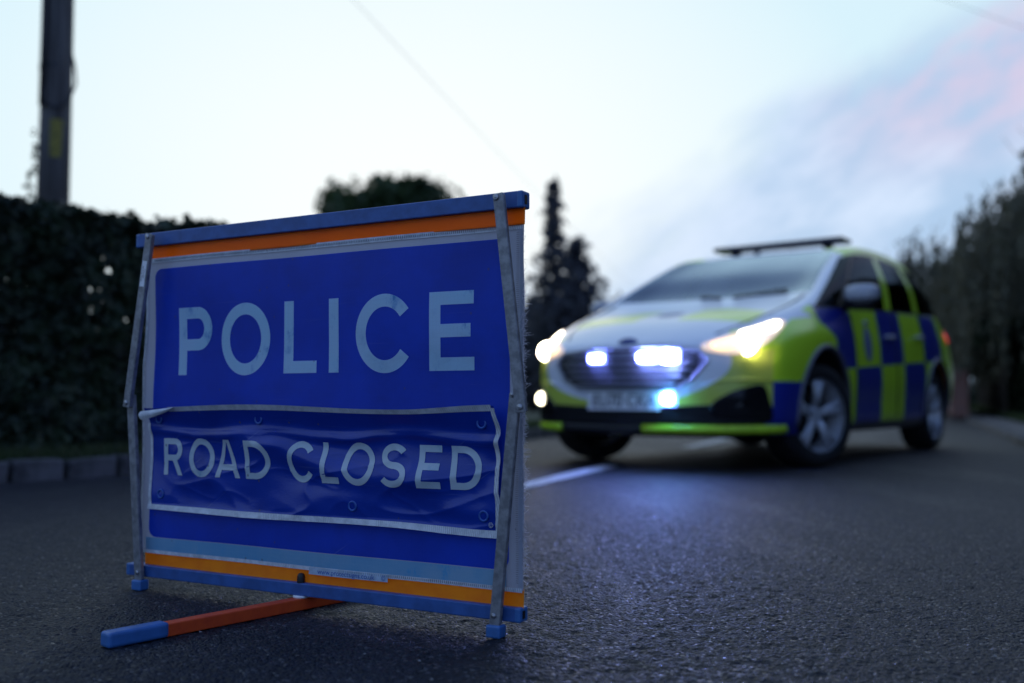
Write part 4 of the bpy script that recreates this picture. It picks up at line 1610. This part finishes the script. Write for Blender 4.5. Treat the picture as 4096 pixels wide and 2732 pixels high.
RINGS = [
 [(.86,0,.215),(.85,.30,.215),(.80,.58,.215),(.64,.765,.22),(.50,.87,.225),(0,.89,.22),(-.75,.88,.215),(-1.55,.88,.215),(-2.30,.88,.215),(-2.95,.88,.24),(-3.60,.80,.28),(-3.78,.45,.28),(-3.80,0,.28)],
 [(.93,0,.285),(.92,.30,.285),(.87,.60,.285),(.70,.80,.29),(.50,.90,.30),(0,.93,.29),(-.75,.925,.29),(-1.55,.925,.29),(-2.30,.925,.29),(-2.95,.925,.30),(-3.65,.84,.36),(-3.84,.46,.36),(-3.86,0,.36)],
 [(.96,0,.42),(.95,.30,.42),(.895,.60,.42),(.71,.805,.42),(.51,.91,.42),(0,.945,.42),(-.75,.935,.42),(-1.55,.935,.42),(-2.30,.94,.42),(-2.95,.94,.43),(-3.70,.86,.48),(-3.90,.47,.50),(-3.92,0,.50)],
 [(.965,0,.56),(.955,.30,.56),(.895,.60,.56),(.70,.805,.56),(.50,.915,.56),(0,.955,.56),(-.75,.945,.56),(-1.55,.945,.57),(-2.30,.95,.58),(-2.95,.955,.60),(-3.70,.875,.64),(-3.90,.47,.65),(-3.92,0,.65)],
 [(.95,0,.70),(.94,.30,.70),(.875,.60,.69),(.68,.805,.69),(.48,.915,.70),(0,.955,.70),(-.75,.94,.71),(-1.55,.94,.73),(-2.30,.945,.75),(-2.95,.95,.77),(-3.68,.865,.80),(-3.87,.46,.80),(-3.89,0,.80)],
 [(.905,0,.80),(.893,.30,.80),(.81,.60,.80),(.60,.81,.815),(.40,.90,.835),(0,.945,.845),(-.75,.93,.86),(-1.55,.93,.88),(-2.30,.935,.90),(-2.95,.935,.93),(-3.64,.84,.97),(-3.83,.45,.97),(-3.85,0,.97)],
 [(.50,0,.968),(.49,.30,.966),(.44,.58,.962),(.34,.77,.968),(.20,.86,.955),(-.10,.905,.955),(-.75,.91,.985),(-1.55,.91,1.02),(-2.30,.91,1.05),(-2.95,.90,1.08),(-3.58,.80,1.10),(-3.79,.44,1.08),(-3.81,0,1.08)],
 [(-.33,0,1.15),(-.32,.30,1.15),(-.28,.57,1.15),(-.17,.765,1.142),(.01,.85,1.04),(-.26,.88,1.048),(-.75,.893,1.07),(-1.55,.893,1.11),(-2.30,.888,1.14),(-2.95,.872,1.17),(-3.50,.77,1.19),(-3.74,.42,1.17),(-3.78,0,1.17)],
 [(-.81,0,1.405),(-.80,.28,1.40),(-.75,.53,1.39),(-.64,.705,1.365),(-.47,.79,1.268),(-.68,.822,1.285),(-1.02,.838,1.31),(-1.62,.842,1.34),(-2.33,.838,1.36),(-2.92,.818,1.37),(-3.42,.72,1.36),(-3.68,.38,1.38),(-3.72,0,1.39)],
 [(-1.32,0,1.600),(-1.31,.26,1.596),(-1.25,.48,1.587),(-1.12,.645,1.565),(-.96,.712,1.492),(-1.13,.733,1.525),(-1.36,.738,1.553),(-1.72,.74,1.575),(-2.33,.735,1.578),(-2.90,.718,1.55),(-3.34,.62,1.505),(-3.61,.34,1.555),(-3.65,0,1.565)],
 [(-1.48,0,1.642),(-1.47,.24,1.639),(-1.43,.44,1.632),(-1.35,.575,1.616),(-1.29,.635,1.600),(-1.40,.652,1.62),(-1.55,.66,1.638),(-1.85,.664,1.657),(-2.37,.66,1.664),(-2.90,.64,1.640),(-3.30,.55,1.59),(-3.53,.30,1.605),(-3.58,0,1.61)],
 [(-1.64,0,1.664),(-1.64,.15,1.663),(-1.64,.27,1.660),(-1.65,.34,1.656),(-1.67,.38,1.653),(-1.72,.395,1.66),(-1.80,.40,1.67),(-2.02,.40,1.684),(-2.42,.395,1.690),(-2.82,.385,1.674),(-3.12,.33,1.645),(-3.30,.17,1.633),(-3.34,0,1.633)],
 [(-1.84,0,1.678),(-1.84,.004,1.678),(-1.84,.008,1.678),(-1.85,.012,1.678),(-1.86,.015,1.678),(-1.89,.018,1.680),(-1.95,.02,1.685),(-2.12,.02,1.694),(-2.44,.02,1.698),(-2.70,.02,1.690),(-2.86,.018,1.682),(-2.95,.01,1.677),(-2.97,0,1.676)],
]


def build_body():
    A = np.array(RINGS, float)                      # (13 rings, 13 stations, 3)
    nr, ns = A.shape[:2]
    mir = A[:, ::-1][:, 1:-1] * np.array([1, -1, 1])
    L = np.concatenate([A, mir], 1)                 # closed loop, 24 stations
    nu, nv = 14, 10

    def cr(P, k, closed, axis):
        P = np.moveaxis(P, axis, 0)
        n = len(P)
        out_ = []
        rngk = n if closed else n - 1
        for i in range(rngk):
            if closed:
                p0, p1, p2, p3 = P[i - 1], P[i], P[(i + 1) % n], P[(i + 2) % n]
            else:
                p1, p2 = P[i], P[i + 1]
                p0 = P[i - 1] if i else 2 * p1 - p2
                p3 = P[i + 2] if i + 2 < n else 2 * p2 - p1
            for j in range(k):
                u = j / k
                out_.append(0.5 * (2 * p1 + (p2 - p0) * u + (2 * p0 - 5 * p1 + 4 * p2 - p3) * u * u + (3 * p1 - p0 - 3 * p2 + p3) * u ** 3))
        if not closed:
            out_.append(P[-1])
        return np.moveaxis(np.array(out_), 0, axis)
    S = cr(L, nu, True, 1)
    S = cr(S, nv, False, 0)
    NV, NU = S.shape[:2]
    # wheel arches: pull the vertices near the circle onto it
    Ra = 0.432
    hubs = ((0.0, 0.335), (-2.87, 0.335))
    keepv = np.ones((NV, NU), bool)
    side = np.abs(S[..., 1]) > 0.60
    rowok = (np.arange(NV) < 6.6 * nv)[:, None]
    for hx, hz in hubs:
        dx_, dz_ = S[..., 0] - hx, S[..., 2] - hz
        dd = np.sqrt(dx_ ** 2 + dz_ ** 2) + 1e-9
        near = side & rowok & (np.abs(dd - Ra) < 0.034)
        S[..., 0] = np.where(near, hx + dx_ / dd * Ra, S[..., 0])
        S[..., 2] = np.where(near, hz + dz_ / dd * Ra, S[..., 2])
        dd = np.where(near, Ra, dd)
        keepv &= ~(side & rowok & (dd < Ra - 1e-4))
    parts = {}
    allf = []
    for i in range(NV - 1):
        V = (i + .5) / nv
        for j in range(NU):
            U = (j + .5) / nu
            right = U > 12
            u = 24 - U if right else U
            q = [(i, j), (i, (j + 1) % NU), (i + 1, (j + 1) % NU), (i + 1, j)]
            if not all(keepv[a] for a in q):
                # keep only faces wholly outside the arch
                continue
            c = sum(S[a] for a in q) / 4
            f = tuple(a * NU + b for a, b in q)
            allf.append(f)
            x = c[0]
            sd = 'R' if right else 'L'
            if V < 7:
                if u < 3.7 and V > 5.0:
                    key = 'bonnet'
                elif u < 4.3:
                    key = 'front_bumper'
                elif x > -0.62:
                    key = 'front_wing' + sd
                elif x > -1.62:
                    key = 'front_door' + sd
                elif x > -2.52 and u < 9.5:
                    key = 'rear_door' + sd
                elif u > 10.4 and V > 3.2:
                    key = 'tailgate'
                elif u > 9.8 and V < 4.4:
                    key = 'rear_bumper'
                else:
                    key = 'rear_wing' + sd
            elif V < 9:
                gl = 7.12 < V < 8.9
                if u < 3:
                    key = 'windscreen' if V > 7.08 else 'scuttle'
                elif u < 4.12:
                    key = 'pillarA' + sd
                elif u < 9.75:
                    if not gl:
                        key = 'window_trim' + sd
                    elif abs(u - 5.42) < 0.10:
                        key = 'window_trim' + sd
                    elif abs(u - 7.03) < 0.11:
                        key = 'pillarB' + sd
                    elif abs(u - 8.20) < 0.12:
                        key = 'pillarC' + sd
                    elif u < 5.42:
                        key = 'window1' + sd
                    elif u < 7.03:
                        key = 'window2' + sd
                    elif u < 8.2:
                        key = 'window3' + sd
                    else:
                        key = 'window4' + sd
                elif u > 10.5 and gl:
                    key = 'rear_window'
                else:
                    key = 'tailgate' if u > 10.5 else 'pillarD' + sd
            else:
                key = 'roof'
            parts.setdefault(key, []).append(f)
    Vv = S.reshape(-1, 3)
    return Vv, parts, allf


BV, BP, BALL = build_body()
BVH = BVHTree.FromPolygons([Vector(v) for v in BV], BALL)


def sub(name, faces, m, parent):
    ids = sorted({i for f in faces for i in f})
    mp = {a: b for b, a in enumerate(ids)}
    return obj(name, BV[ids], [tuple(mp[i] for i in f) for f in faces], m, parent, True)


body = sub('body_shell', BP['roof'] + BP['scuttle'], M['livery'], CAR)
PARTS = {}
for key, nm in (('bonnet', 'bonnet'), ('front_bumper', 'front_bumper'), ('tailgate', 'tailgate'), ('rear_bumper', 'rear_bumper')):
    PARTS[key] = sub(nm, BP[key], M['livery'], CAR)
for sd in 'LR':
    for key, nm in (('front_wing', 'front_wing'), ('front_door', 'door'), ('rear_door', 'door'), ('rear_wing', 'rear_wing'), ('pillarA', 'roof_pillar'), ('pillarB', 'roof_pillar'), ('pillarC', 'roof_pillar'), ('pillarD', 'roof_pillar')):
        PARTS[key + sd] = sub(nm, BP[key + sd], M['livery'], CAR)
    PARTS['trim' + sd] = sub('window_trim', BP['window_trim' + sd], M['trim'], CAR)
    for k in '1234':
        sub('side_window', BP['window' + k + sd], M['glass_dark'], CAR)
sub('windscreen', BP['windscreen'], M['glass'], CAR)
sub('rear_window', BP['rear_window'], M['glass_dark'], CAR)


def hit(p, dirn, off):
    h, nrm, i, dist = BVH.ray_cast(Vector(p), Vector(dirn))
    if h is None:
        return None
    nrm = Vector(nrm)
    if nrm.dot(Vector(dirn)) > 0:
        nrm = -nrm
    return h + nrm * off


def front_pt(y, z, off):
    h = hit((2.5, y, z), (-1, 0, 0), off)
    return h if h else Vector((0.6, y, z))


def side_pt(x, z, off, s=1):
    h = hit((x, s * 2.5, z), (0, -s, 0), off)
    return h if h else Vector((x, s * 0.93, z))


def top_pt(x, y, off):
    h = hit((x, y, 3.0), (0, 0, -1), off)
    return h if h else Vector((x, y, 1.0))


def patch(name, poly, proj, off, m, parent, n=16, rim=0.02):
    """fill a smooth closed outline (given in projection coordinates) with a skin that lies on the body, sides turned in"""
    c = np.mean(np.array(poly), 0)
    # smooth the outline
    P = np.array(poly, float)
    k = len(P)
    ol = []
    for i in range(k):
        p0, p1, p2, p3 = P[i - 1], P[i], P[(i + 1) % k], P[(i + 2) % k]
        for j in range(4):
            u = j / 4
            ol.append(0.5 * (2 * p1 + (p2 - p0) * u + (2 * p0 - 5 * p1 + 4 * p2 - p3) * u * u + (3 * p1 - p0 - 3 * p2 + p3) * u ** 3))
    ol = np.array(ol)
    vs, fs = [], []
    rings_ = [0.02, 0.25, 0.5, 0.75, 0.93, 1.0]
    for r_i, f in enumerate(rings_ + [1.02]):
        for q in ol:
            a, b = c + (q - c) * f
            vs.append(proj(a, b, off if r_i < len(rings_) else -rim))
    m_ = len(ol)
    for i in range(len(rings_)):
        for j in range(m_):
            fs.append((i * m_ + j, i * m_ + (j + 1) % m_, (i + 1) * m_ + (j + 1) % m_, (i + 1) * m_ + j))
    fs.append(tuple(range(m_)))
    return obj(name, [tuple(v) for v in vs], fs, m, parent, True)


fb = PARTS['front_bumper']
# grille: dark hexagon with chrome-edged slats
GR = [(-.52, .665), (-.46, .725), (-.25, .745), (0, .75), (.25, .745), (.46, .725), (.52, .665), (.44, .565), (.33, .505), (0, .497), (-.33, .505), (-.44, .565)]
grille = patch('grille', GR, front_pt, 0.006, M['trim'], CAR)
for z in (.535, .575, .615, .655, .695, .725):
    hw = float(np.interp(z, [.50, .565, .665, .725, .745], [.31, .43, .50, .44, .25])) - .02
    g = G()
    pts = [front_pt(y, z, 0.014) for y in np.linspace(-hw, hw, 17)]
    g.tube(pts, 0.0055, 6)
    g.out('slat', M['chrome'], grille)
g = G()
g.tube([front_pt(y * 1.03, (z - .62) * 1.05 + .62, 0.006) for y, z in [GR[-1]] + GR[:1] + GR[1:]] , 0.011, 8, closed=True)
g.out('grille_frame', M['chrome'], grille)
# oval badge on the nose
g = G()
P0 = front_pt(0, .79, 0.004)
g.lathe([(0.0001, .010), (.05, .008), (.068, .002), (.070, -.004)], 24, Matrix.Translation(P0) @ Matrix.Rotation(R(70), 4, 'Y') @ Matrix.Diagonal((.45, 1, 1, 1)))
g.out('badge', mat('badge_blue', (0.02, 0.05, 0.25), 0.25), CAR)
# lower valance (black), mouth openings, bottom lip
patch('valance', [(-.80, .37), (-.6, .405), (-.3, .395), (0, .395), (.3, .395), (.6, .405), (.80, .37), (.80, .30), (.4, .292), (0, .292), (-.4, .292), (-.80, .30)], front_pt, 0.005, M['trim'], fb)
for s in (1, -1):
    patch('corner_opening', [(s * a, b) for a, b in ((.56, .41), (.65, .475), (.74, .515), (.80, .52), (.825, .43), (.83, .335), (.72, .325), (.57, .335))], front_pt, 0.008, M['gloss_black'], fb)
M['lip'] = mat('lip_yellow', YEL, 0.35)
for a_, b_, mm in ((-.87, -.50, M['lip']), (-.497, .10, M['trim']), (.103, .87, M['lip'])):
    g = G()
    g.tube([front_pt(y, .262, 0.004) for y in np.linspace(a_, b_, 15)], 0.030, 10)
    g.out('bottom_lip', mm, fb)
# crease strip over the openings
for s in (1, -1):
    g = G()
    g.tube([front_pt(s * a, b, 0.002) for a, b in ((.50, .525), (.60, .545), (.72, .555), (.84, .545))], [0.006, .011, .011, .005], 8)
    g.out('bumper_crease', M['livery'], fb)
# number plate
plate = G()
Pm = np.zeros((2, 9, 3))
for j, y in enumerate(np.linspace(-.26, .26, 9)):
    xx = front_pt(y * .4, .43, 0.02).x
    Pm[0, j] = (xx, y, .372)
    Pm[1, j] = (xx - .012, y, .484)
plate.grid(Pm)
Pq = Pm.copy(); Pq[..., 0] -= .03
plate.grid(Pq, False, True)
for a, b in ((0, 0), (1, 1)):
    plate.add([Pm[a, 0], Pm[a, 8], Pq[a, 8], Pq[a, 0]], [(0, 1, 2, 3)])
pl = plate.out('number_plate', M['plate'], CAR)
tm = Matrix(((0, 0.0, 1, 0), (1, 0, 0, 0), (0, 1, 0, 0), (0, 0, 0, 1)))
text_mesh('EU70 CKA', 0.125, Matrix.Translation((front_pt(0, .43, 0.02).x + 0.003, 0, .428)) @ Matrix.Rotation(R(-6), 4, 'Y') @ tm @ Matrix.Diagonal((.80, .95, 1, 1)), M['ink'], 'registration', pl)

# headlamps: bowl on the wing corner, lit projector, running light and amber-warm side lamp
for s in (1, -1):
    def fp(a, b, off, s=s):
        return front_pt(s * a, b, off)
    HL = [(.50, .765), (.57, .80), (.66, .85), (.735, .895), (.785, .925), (.82, .915), (.83, .865), (.815, .80), (.77, .745), (.68, .705), (.58, .715), (.51, .735)]
    hl = patch('headlamp', HL, fp, 0.006, M['lens'], CAR)
    c = fp(.715, .762, 0.012)
    g = G()
    g.lathe([(.0001, .012), (.036, .011), (.060, .004), (.064, -.01)], 24, Matrix.Translation(c) @ Matrix.Rotation(R(80), 4, 'Y') @ Matrix.Rotation(R(0), 4, 'Z'))
    g.out('lamp_projector', M['head_on'], hl)
    patch('running_light', [(.655, .832), (.72, .868), (.775, .908), (.805, .903), (.808, .868), (.77, .838), (.71, .81)], fp, 0.014, M['drl_on'], hl, rim=0.004)
    patch('side_lamp', [(.545, .765), (.60, .785), (.66, .80), (.675, .755), (.64, .735), (.58, .735)], fp, 0.014, M['indic'], hl, rim=0.004)
    c = fp(.80, .45, 0.012)
    if s < 0:
        c = fp(.715, .445, 0.014)
        g = G()
        g.lathe([(.0001, .012), (.025, .010), (.040, .002), (.042, -.02)], 20, Matrix.Translation(c) @ Matrix.Rotation(R(85), 4, 'Y'))
        g.out('fog_lamp', M['fog_on'], CAR)
# blue strobes in the grille and by the plate
def strobe(y, z, w, h, m, px=0.03):
    c = front_pt(y, z, px)
    g_ = G(); g_.box((c.x - .012, c.y, c.z), (h * 1.02, w, h), h * .46, seg=4)
    u_ = g_.out('blue_strobe', m, CAR)
    g_ = G(); g_.box((c.x - .022, c.y, c.z), (.016, w + .034, h + .026), .006)  # glowing plate added behind the unit for a soft blue fringe
    g_.out('strobe_glow_plate', M['strobe_glow'], u_)


strobe(-.20, .69, .100, .042, M['blue_on'])
strobe(.160, .69, .120, .046, M['blue_on2'])
strobe(.305, .688, .110, .075, M['blue_on2'])
strobe(.300, .445, .075, .070, M['blue_on3'], 0.035)

# door skins: shut lines, handles, crest; mirror shells
def shut(parent, pts, s, r=0.0085):
    g_ = G()
    g_.tube([side_pt(x, z, -0.002, s) for x, z in pts], r, 6)
    g_.out('shut_line', M['under'], parent)


for sd, s in (('L', 1), ('R', -1)):
    fd, rd_ = PARTS['front_door' + sd], PARTS['rear_door' + sd]
    shut(fd, [(-.60, z) for z in np.linspace(.30, 1.03, 12)], s)
    shut(rd_, [(-1.62, z) for z in np.linspace(.30, 1.09, 12)], s)
    shut(rd_, [(-2.44 - .35 * max(0, .62 - z) * -1.2, z) for z in np.linspace(.32, 1.13, 12)], s)
    for dr, hx, hz in ((fd, -1.42, .905), (rd_, -2.27, .945)):
        g = G()
        g.tube([side_pt(hx + a, hz + a * -.03, o_, s) for a, o_ in ((-.10, .004), (-.085, .03), (0, .038), (.085, .03), (.10, .004))], [.010, .013, .013, .013, .010], 8)
        g.out('handle', M['mirror_silver'], dr)
    # oval crest on the yellow door block
    M['crest'] = M.get('crest') or mat('crest_grey', (0.16, 0.20, 0.38), 0.4, var=.4, scale=60)
    cr_ = [(-.915 + .085 * math.cos(a), .835 + .125 * math.sin(a)) for a in np.linspace(0, 2 * math.pi, 13)[:-1]]
    patch('door_crest', cr_, (lambda a, b, off, s=s: side_pt(a, b, off, s)), 0.003, M['crest'], fd, rim=-0.001)
    g = G()
    g.tube([side_pt(-.915 + q, .99 + abs(q) * -.25, 0.003, s) for q in np.linspace(-.05, .05, 5)], [.004, .012, .017, .012, .004], 6)
    g.out('crest_crown', M['crest'], fd)
    # mirror
    mo = empty('mirror_tmp')
    bpy.data.objects.remove(mo)
    bmm = bmesh.new()
    bmesh.ops.create_uvsphere(bmm, u_segments=20, v_segments=12, radius=1)
    for v in bmm.verts:
        for ax in range(3):
            v.co[ax] = math.copysign(abs(v.co[ax]) ** 0.62, v.co[ax])
        v.co.x *= .075 if v.co.x > 0 else .045
        v.co.y *= .118
        v.co.z *= .068 if v.co.z > 0 else .055
        v.co = v.co + Vector((-.50 - abs(v.co.y) * .10, s * 1.02, 1.155))
    g = G(); g.bm(bmm, True)
    mr = g.out('mirror', M['mirror_silver'], CAR)
    g = G()
    g.tube([(-.50, s * .86, 1.055), (-.505, s * .93, 1.085), (-.52, s * 1.0, 1.105)], [.035, .03, .03], 8)
    g.out('mirror_arm', M['trim'], mr)
    g = G()
    g.tube([(-.49, s * .90, 1.098), (-.475, s * 1.0, 1.092), (-.475, s * 1.08, 1.095), (-.49, s * 1.135, 1.11)], [.02, .042, .042, .014], 10)
    g.out('mirror_base', M['trim'], mr)
    # tail lamp
    patch('tail_lamp', [(-3.52, 1.02), (-3.60, 1.10), (-3.70, 1.12), (-3.735, 1.04), (-3.72, .94), (-3.66, .93)], (lambda a, b, off, s=s: side_pt(a, b, off, s)), 0.008, M['tail_on'], CAR)
    # wheel-arch lips and liners
    for hx in (0.0, -2.87):
        g = G()
        pts = []
        for a in np.linspace(R(-8), R(188), 30):
            x_, z_ = hx + .445 * math.cos(a), .335 + .445 * math.sin(a)
            pts.append(side_pt(x_, z_, 0.0, s))
        g.tube(pts, 0.017, 8)
        g.out('arch_lip', mat('arch_lip_grey', (0.14, 0.14, 0.17), 0.4) if 'lipg' not in M else M['lipg'], CAR)
        g = G()
        P = np.zeros((20, 2, 3))
        for i, a in enumerate(np.linspace(R(-5), R(185), 20)):
            for j, y in enumerate((.60, .92)):
                P[i, j] = (hx + .436 * math.cos(a), s * y, .335 + .436 * math.sin(a))
        g.grid(P)
        P2 = [(hx + .436 * math.cos(a), s * .60, .335 + .436 * math.sin(a)) for a in np.linspace(R(-5), R(185), 20)]
        g.add(P2, [tuple(range(20))])
        g.out('arch_liner', M['under'], CAR)
# bonnet crest, bonnet shut lines, wipers
patch('bonnet_crest', [(.33 + .10 * math.cos(a), .0 + .085 * math.sin(a)) for a in np.linspace(0, 2 * math.pi, 13)[:-1]], top_pt, 0.003, M['crest'], PARTS['bonnet'], rim=-0.001)
for s in (1, -1):
    g = G()
    g.tube([top_pt(x, s * y, -0.002) for x, y in ((-.20, .735), (0.1, .735), (.35, .70), (.60, .62), (.78, .53))], 0.008, 6)
    g.out('shut_line', M['under'], PARTS['bonnet'])
    g = G()
    g.tube([top_pt(x, y, .012) for x, y in ((-.36, s * .05 + .1), (-.40, s * .2 + .15), (-.41, s * .33 + .2))], 0.010, 6)
    g.out('wiper', M['trim'], CAR)

# roof light bar on two feet
g = G()
bm = bmesh.new()
bmesh.ops.create_cube(bm, size=1)
bmesh.ops.scale(bm, vec=(.24, 1.12, .042), verts=bm.verts)
bmesh.ops.bevel(bm, geom=bm.edges[:], offset=.018, segments=3, affect='EDGES', profile=.5)
bmesh.ops.translate(bm, vec=(-1.67, 0, 1.722), verts=bm.verts)
g.bm(bm, True)
lbar = g.out('light_bar', mat('bar_lens', (0.012, 0.016, 0.04), 0.18), CAR)
for s in (1, -1):
    g = G(); g.box((-1.67, s * .40, 1.692), (.12, .06, .05), .012); g.out('bar_foot', M['trim'], lbar)
g = G(); g.lathe([(.0001, .075), (.02, .07), (.035, .03), (.06, .0)], 16, Matrix.Translation((-1.9, -.30, 1.655))); g.out('aerial', M['trim'], CAR)

off_ = BV.copy(); off_[:, 2] -= 0.035; off_[:, 0] = (off_[:, 0] + 2.3) * .97 - 2.3; off_[:, 1] *= .96
ids = sorted({i for f in BP['roof'] for i in f}); mp_ = {a_: b_ for b_, a_ in enumerate(ids)}
obj('headliner', off_[ids], [tuple(mp_[i] for i in f) for f in BP['roof']], mat('headliner_grey', (0.10, 0.10, 0.11), 0.9), CAR, True)
# underside, cabin tub, dashboard, seats, steering wheel
g = G(); g.box((-1.45, 0, .26), (4.3, 1.24, .12), .03); g.box((.55, 0, .30), (.5, 1.1, .14), .03); g.out('underbody', M['under'], CAR)
g = G(); g.box((-1.43, 0, .27), (2.0, 1.78, .06), .02); g.out('floor_pan', M['under'], CAR)
g = G(); g.box((.22, 0, .62), (.9, 1.10, .5), .05); g.out('engine_bay', M['under'], CAR)
g = G(); g.box((-.55, 0, .93), (.62, 1.46, .26), .07, seg=3); g.out('dashboard', M['seat'], CAR)
for y in (.38, -.38):
    g = G()
    g.box((-1.55, y, .62), (.52, .50, .18), .05, seg=2)
    g.box((-1.83, y, .95), (.16, .50, .66), .05, Matrix.Translation((-1.83, 0, .95)) @ Matrix.Rotation(R(-14), 4, 'Y') @ Matrix.Translation((1.83, 0, -.95)), 2)
    st_ = g.out('front_seat', M['seat'], CAR)
    g = G(); g.box((-1.93, y, 1.35), (.10, .27, .19), .045, seg=3); g.out('headrest', M['seat'], st_)
g = G(); g.box((-2.75, 0, .98), (.20, 1.34, .60), .06, seg=2); g.box((-2.5, 0, .64), (.52, 1.34, .18), .06, seg=2); g.out('rear_seat', M['seat'], CAR)
g = G()
mt = Matrix.Translation((-.98, -.38, 1.02)) @ Matrix.Rotation(R(-62), 4, 'Y')
g.tube([mt @ Vector((.185 * math.cos(a), .185 * math.sin(a), 0)) for a in np.linspace(0, 2 * math.pi, 25)[:-1]], .014, 8, closed=True)
g.out('steering_wheel', M['trim'], CAR)


# wheels: tyre, five-spoke alloy, hub cap
def wheel(x, s, steer):
    w = bpy.data.objects.new('wheel', None)
    link(w, CAR)
    w.location = (x, s * .80, .335)
    w.rotation_euler = (0, 0, steer)
    w.empty_display_size = .1
    o_ = s
    # tyre: section revolved about the axle (local y)
    prof = [(.232, -.105), (.255, -.118), (.300, -.122), (.325, -.105), (.334, -.07), (.336, 0), (.334, .07), (.325, .105), (.300, .122), (.255, .118), (.232, .105)]
    g_ = G(); g_.lathe(prof, 48, axis='Y', closed_prof=True); g_.out('tyre', M['tyre'], w)
    g_ = G(); g_.lathe([(.232, -.10), (.222, -.02), (.215, s * -.0)] if False else [(.234, -.104), (.226, -.08), (.215, -.03), (.215, .03), (.226, .08), (.234, .104), (.238, .112 )], 40, axis='Y')
    if s < 0:
        g_.v = [(a, -b, c_) for a, b, c_ in g_.v]
    rim = g_.out('rim', M['alloy'], w)
    for k in range(5):
        a = 2 * math.pi * k / 5 + .35
        g_ = G()
        for da in (-.13, .13):
            p0 = Vector((.05 * math.cos(a), s * .070, .05 * math.sin(a)))
            p1 = Vector((.14 * math.cos(a + da * .8), s * .084, .14 * math.sin(a + da * .8)))
            p2 = Vector((.226 * math.cos(a + da), s * .088, .226 * math.sin(a + da)))
            g_.tube([p0, p1, p2], [.026, .020, .021], 8)
        g_.out('spoke', M['alloy'], rim)
    g_ = G(); g_.lathe([(.0001, s * .092), (.028, s * .090), (.055, s * .082), (.066, s * .06)], 24, axis='Y'); g_.out('hub_cap', M['alloy'], rim)
    g_ = G(); g_.lathe([(.0001, s * -.02), (.215, s * -.02)], 32, axis='Y'); g_.lathe([(.155, s * .015), (.155, s * .03), (.06, s * .03)], 32, axis='Y'); g_.out('brake_disc', M['under'], rim)


for x, st_a in ((0.0, R(-20)), (-2.87, 0.0)):
    for s in (1, -1):
        wheel(x, s, st_a)
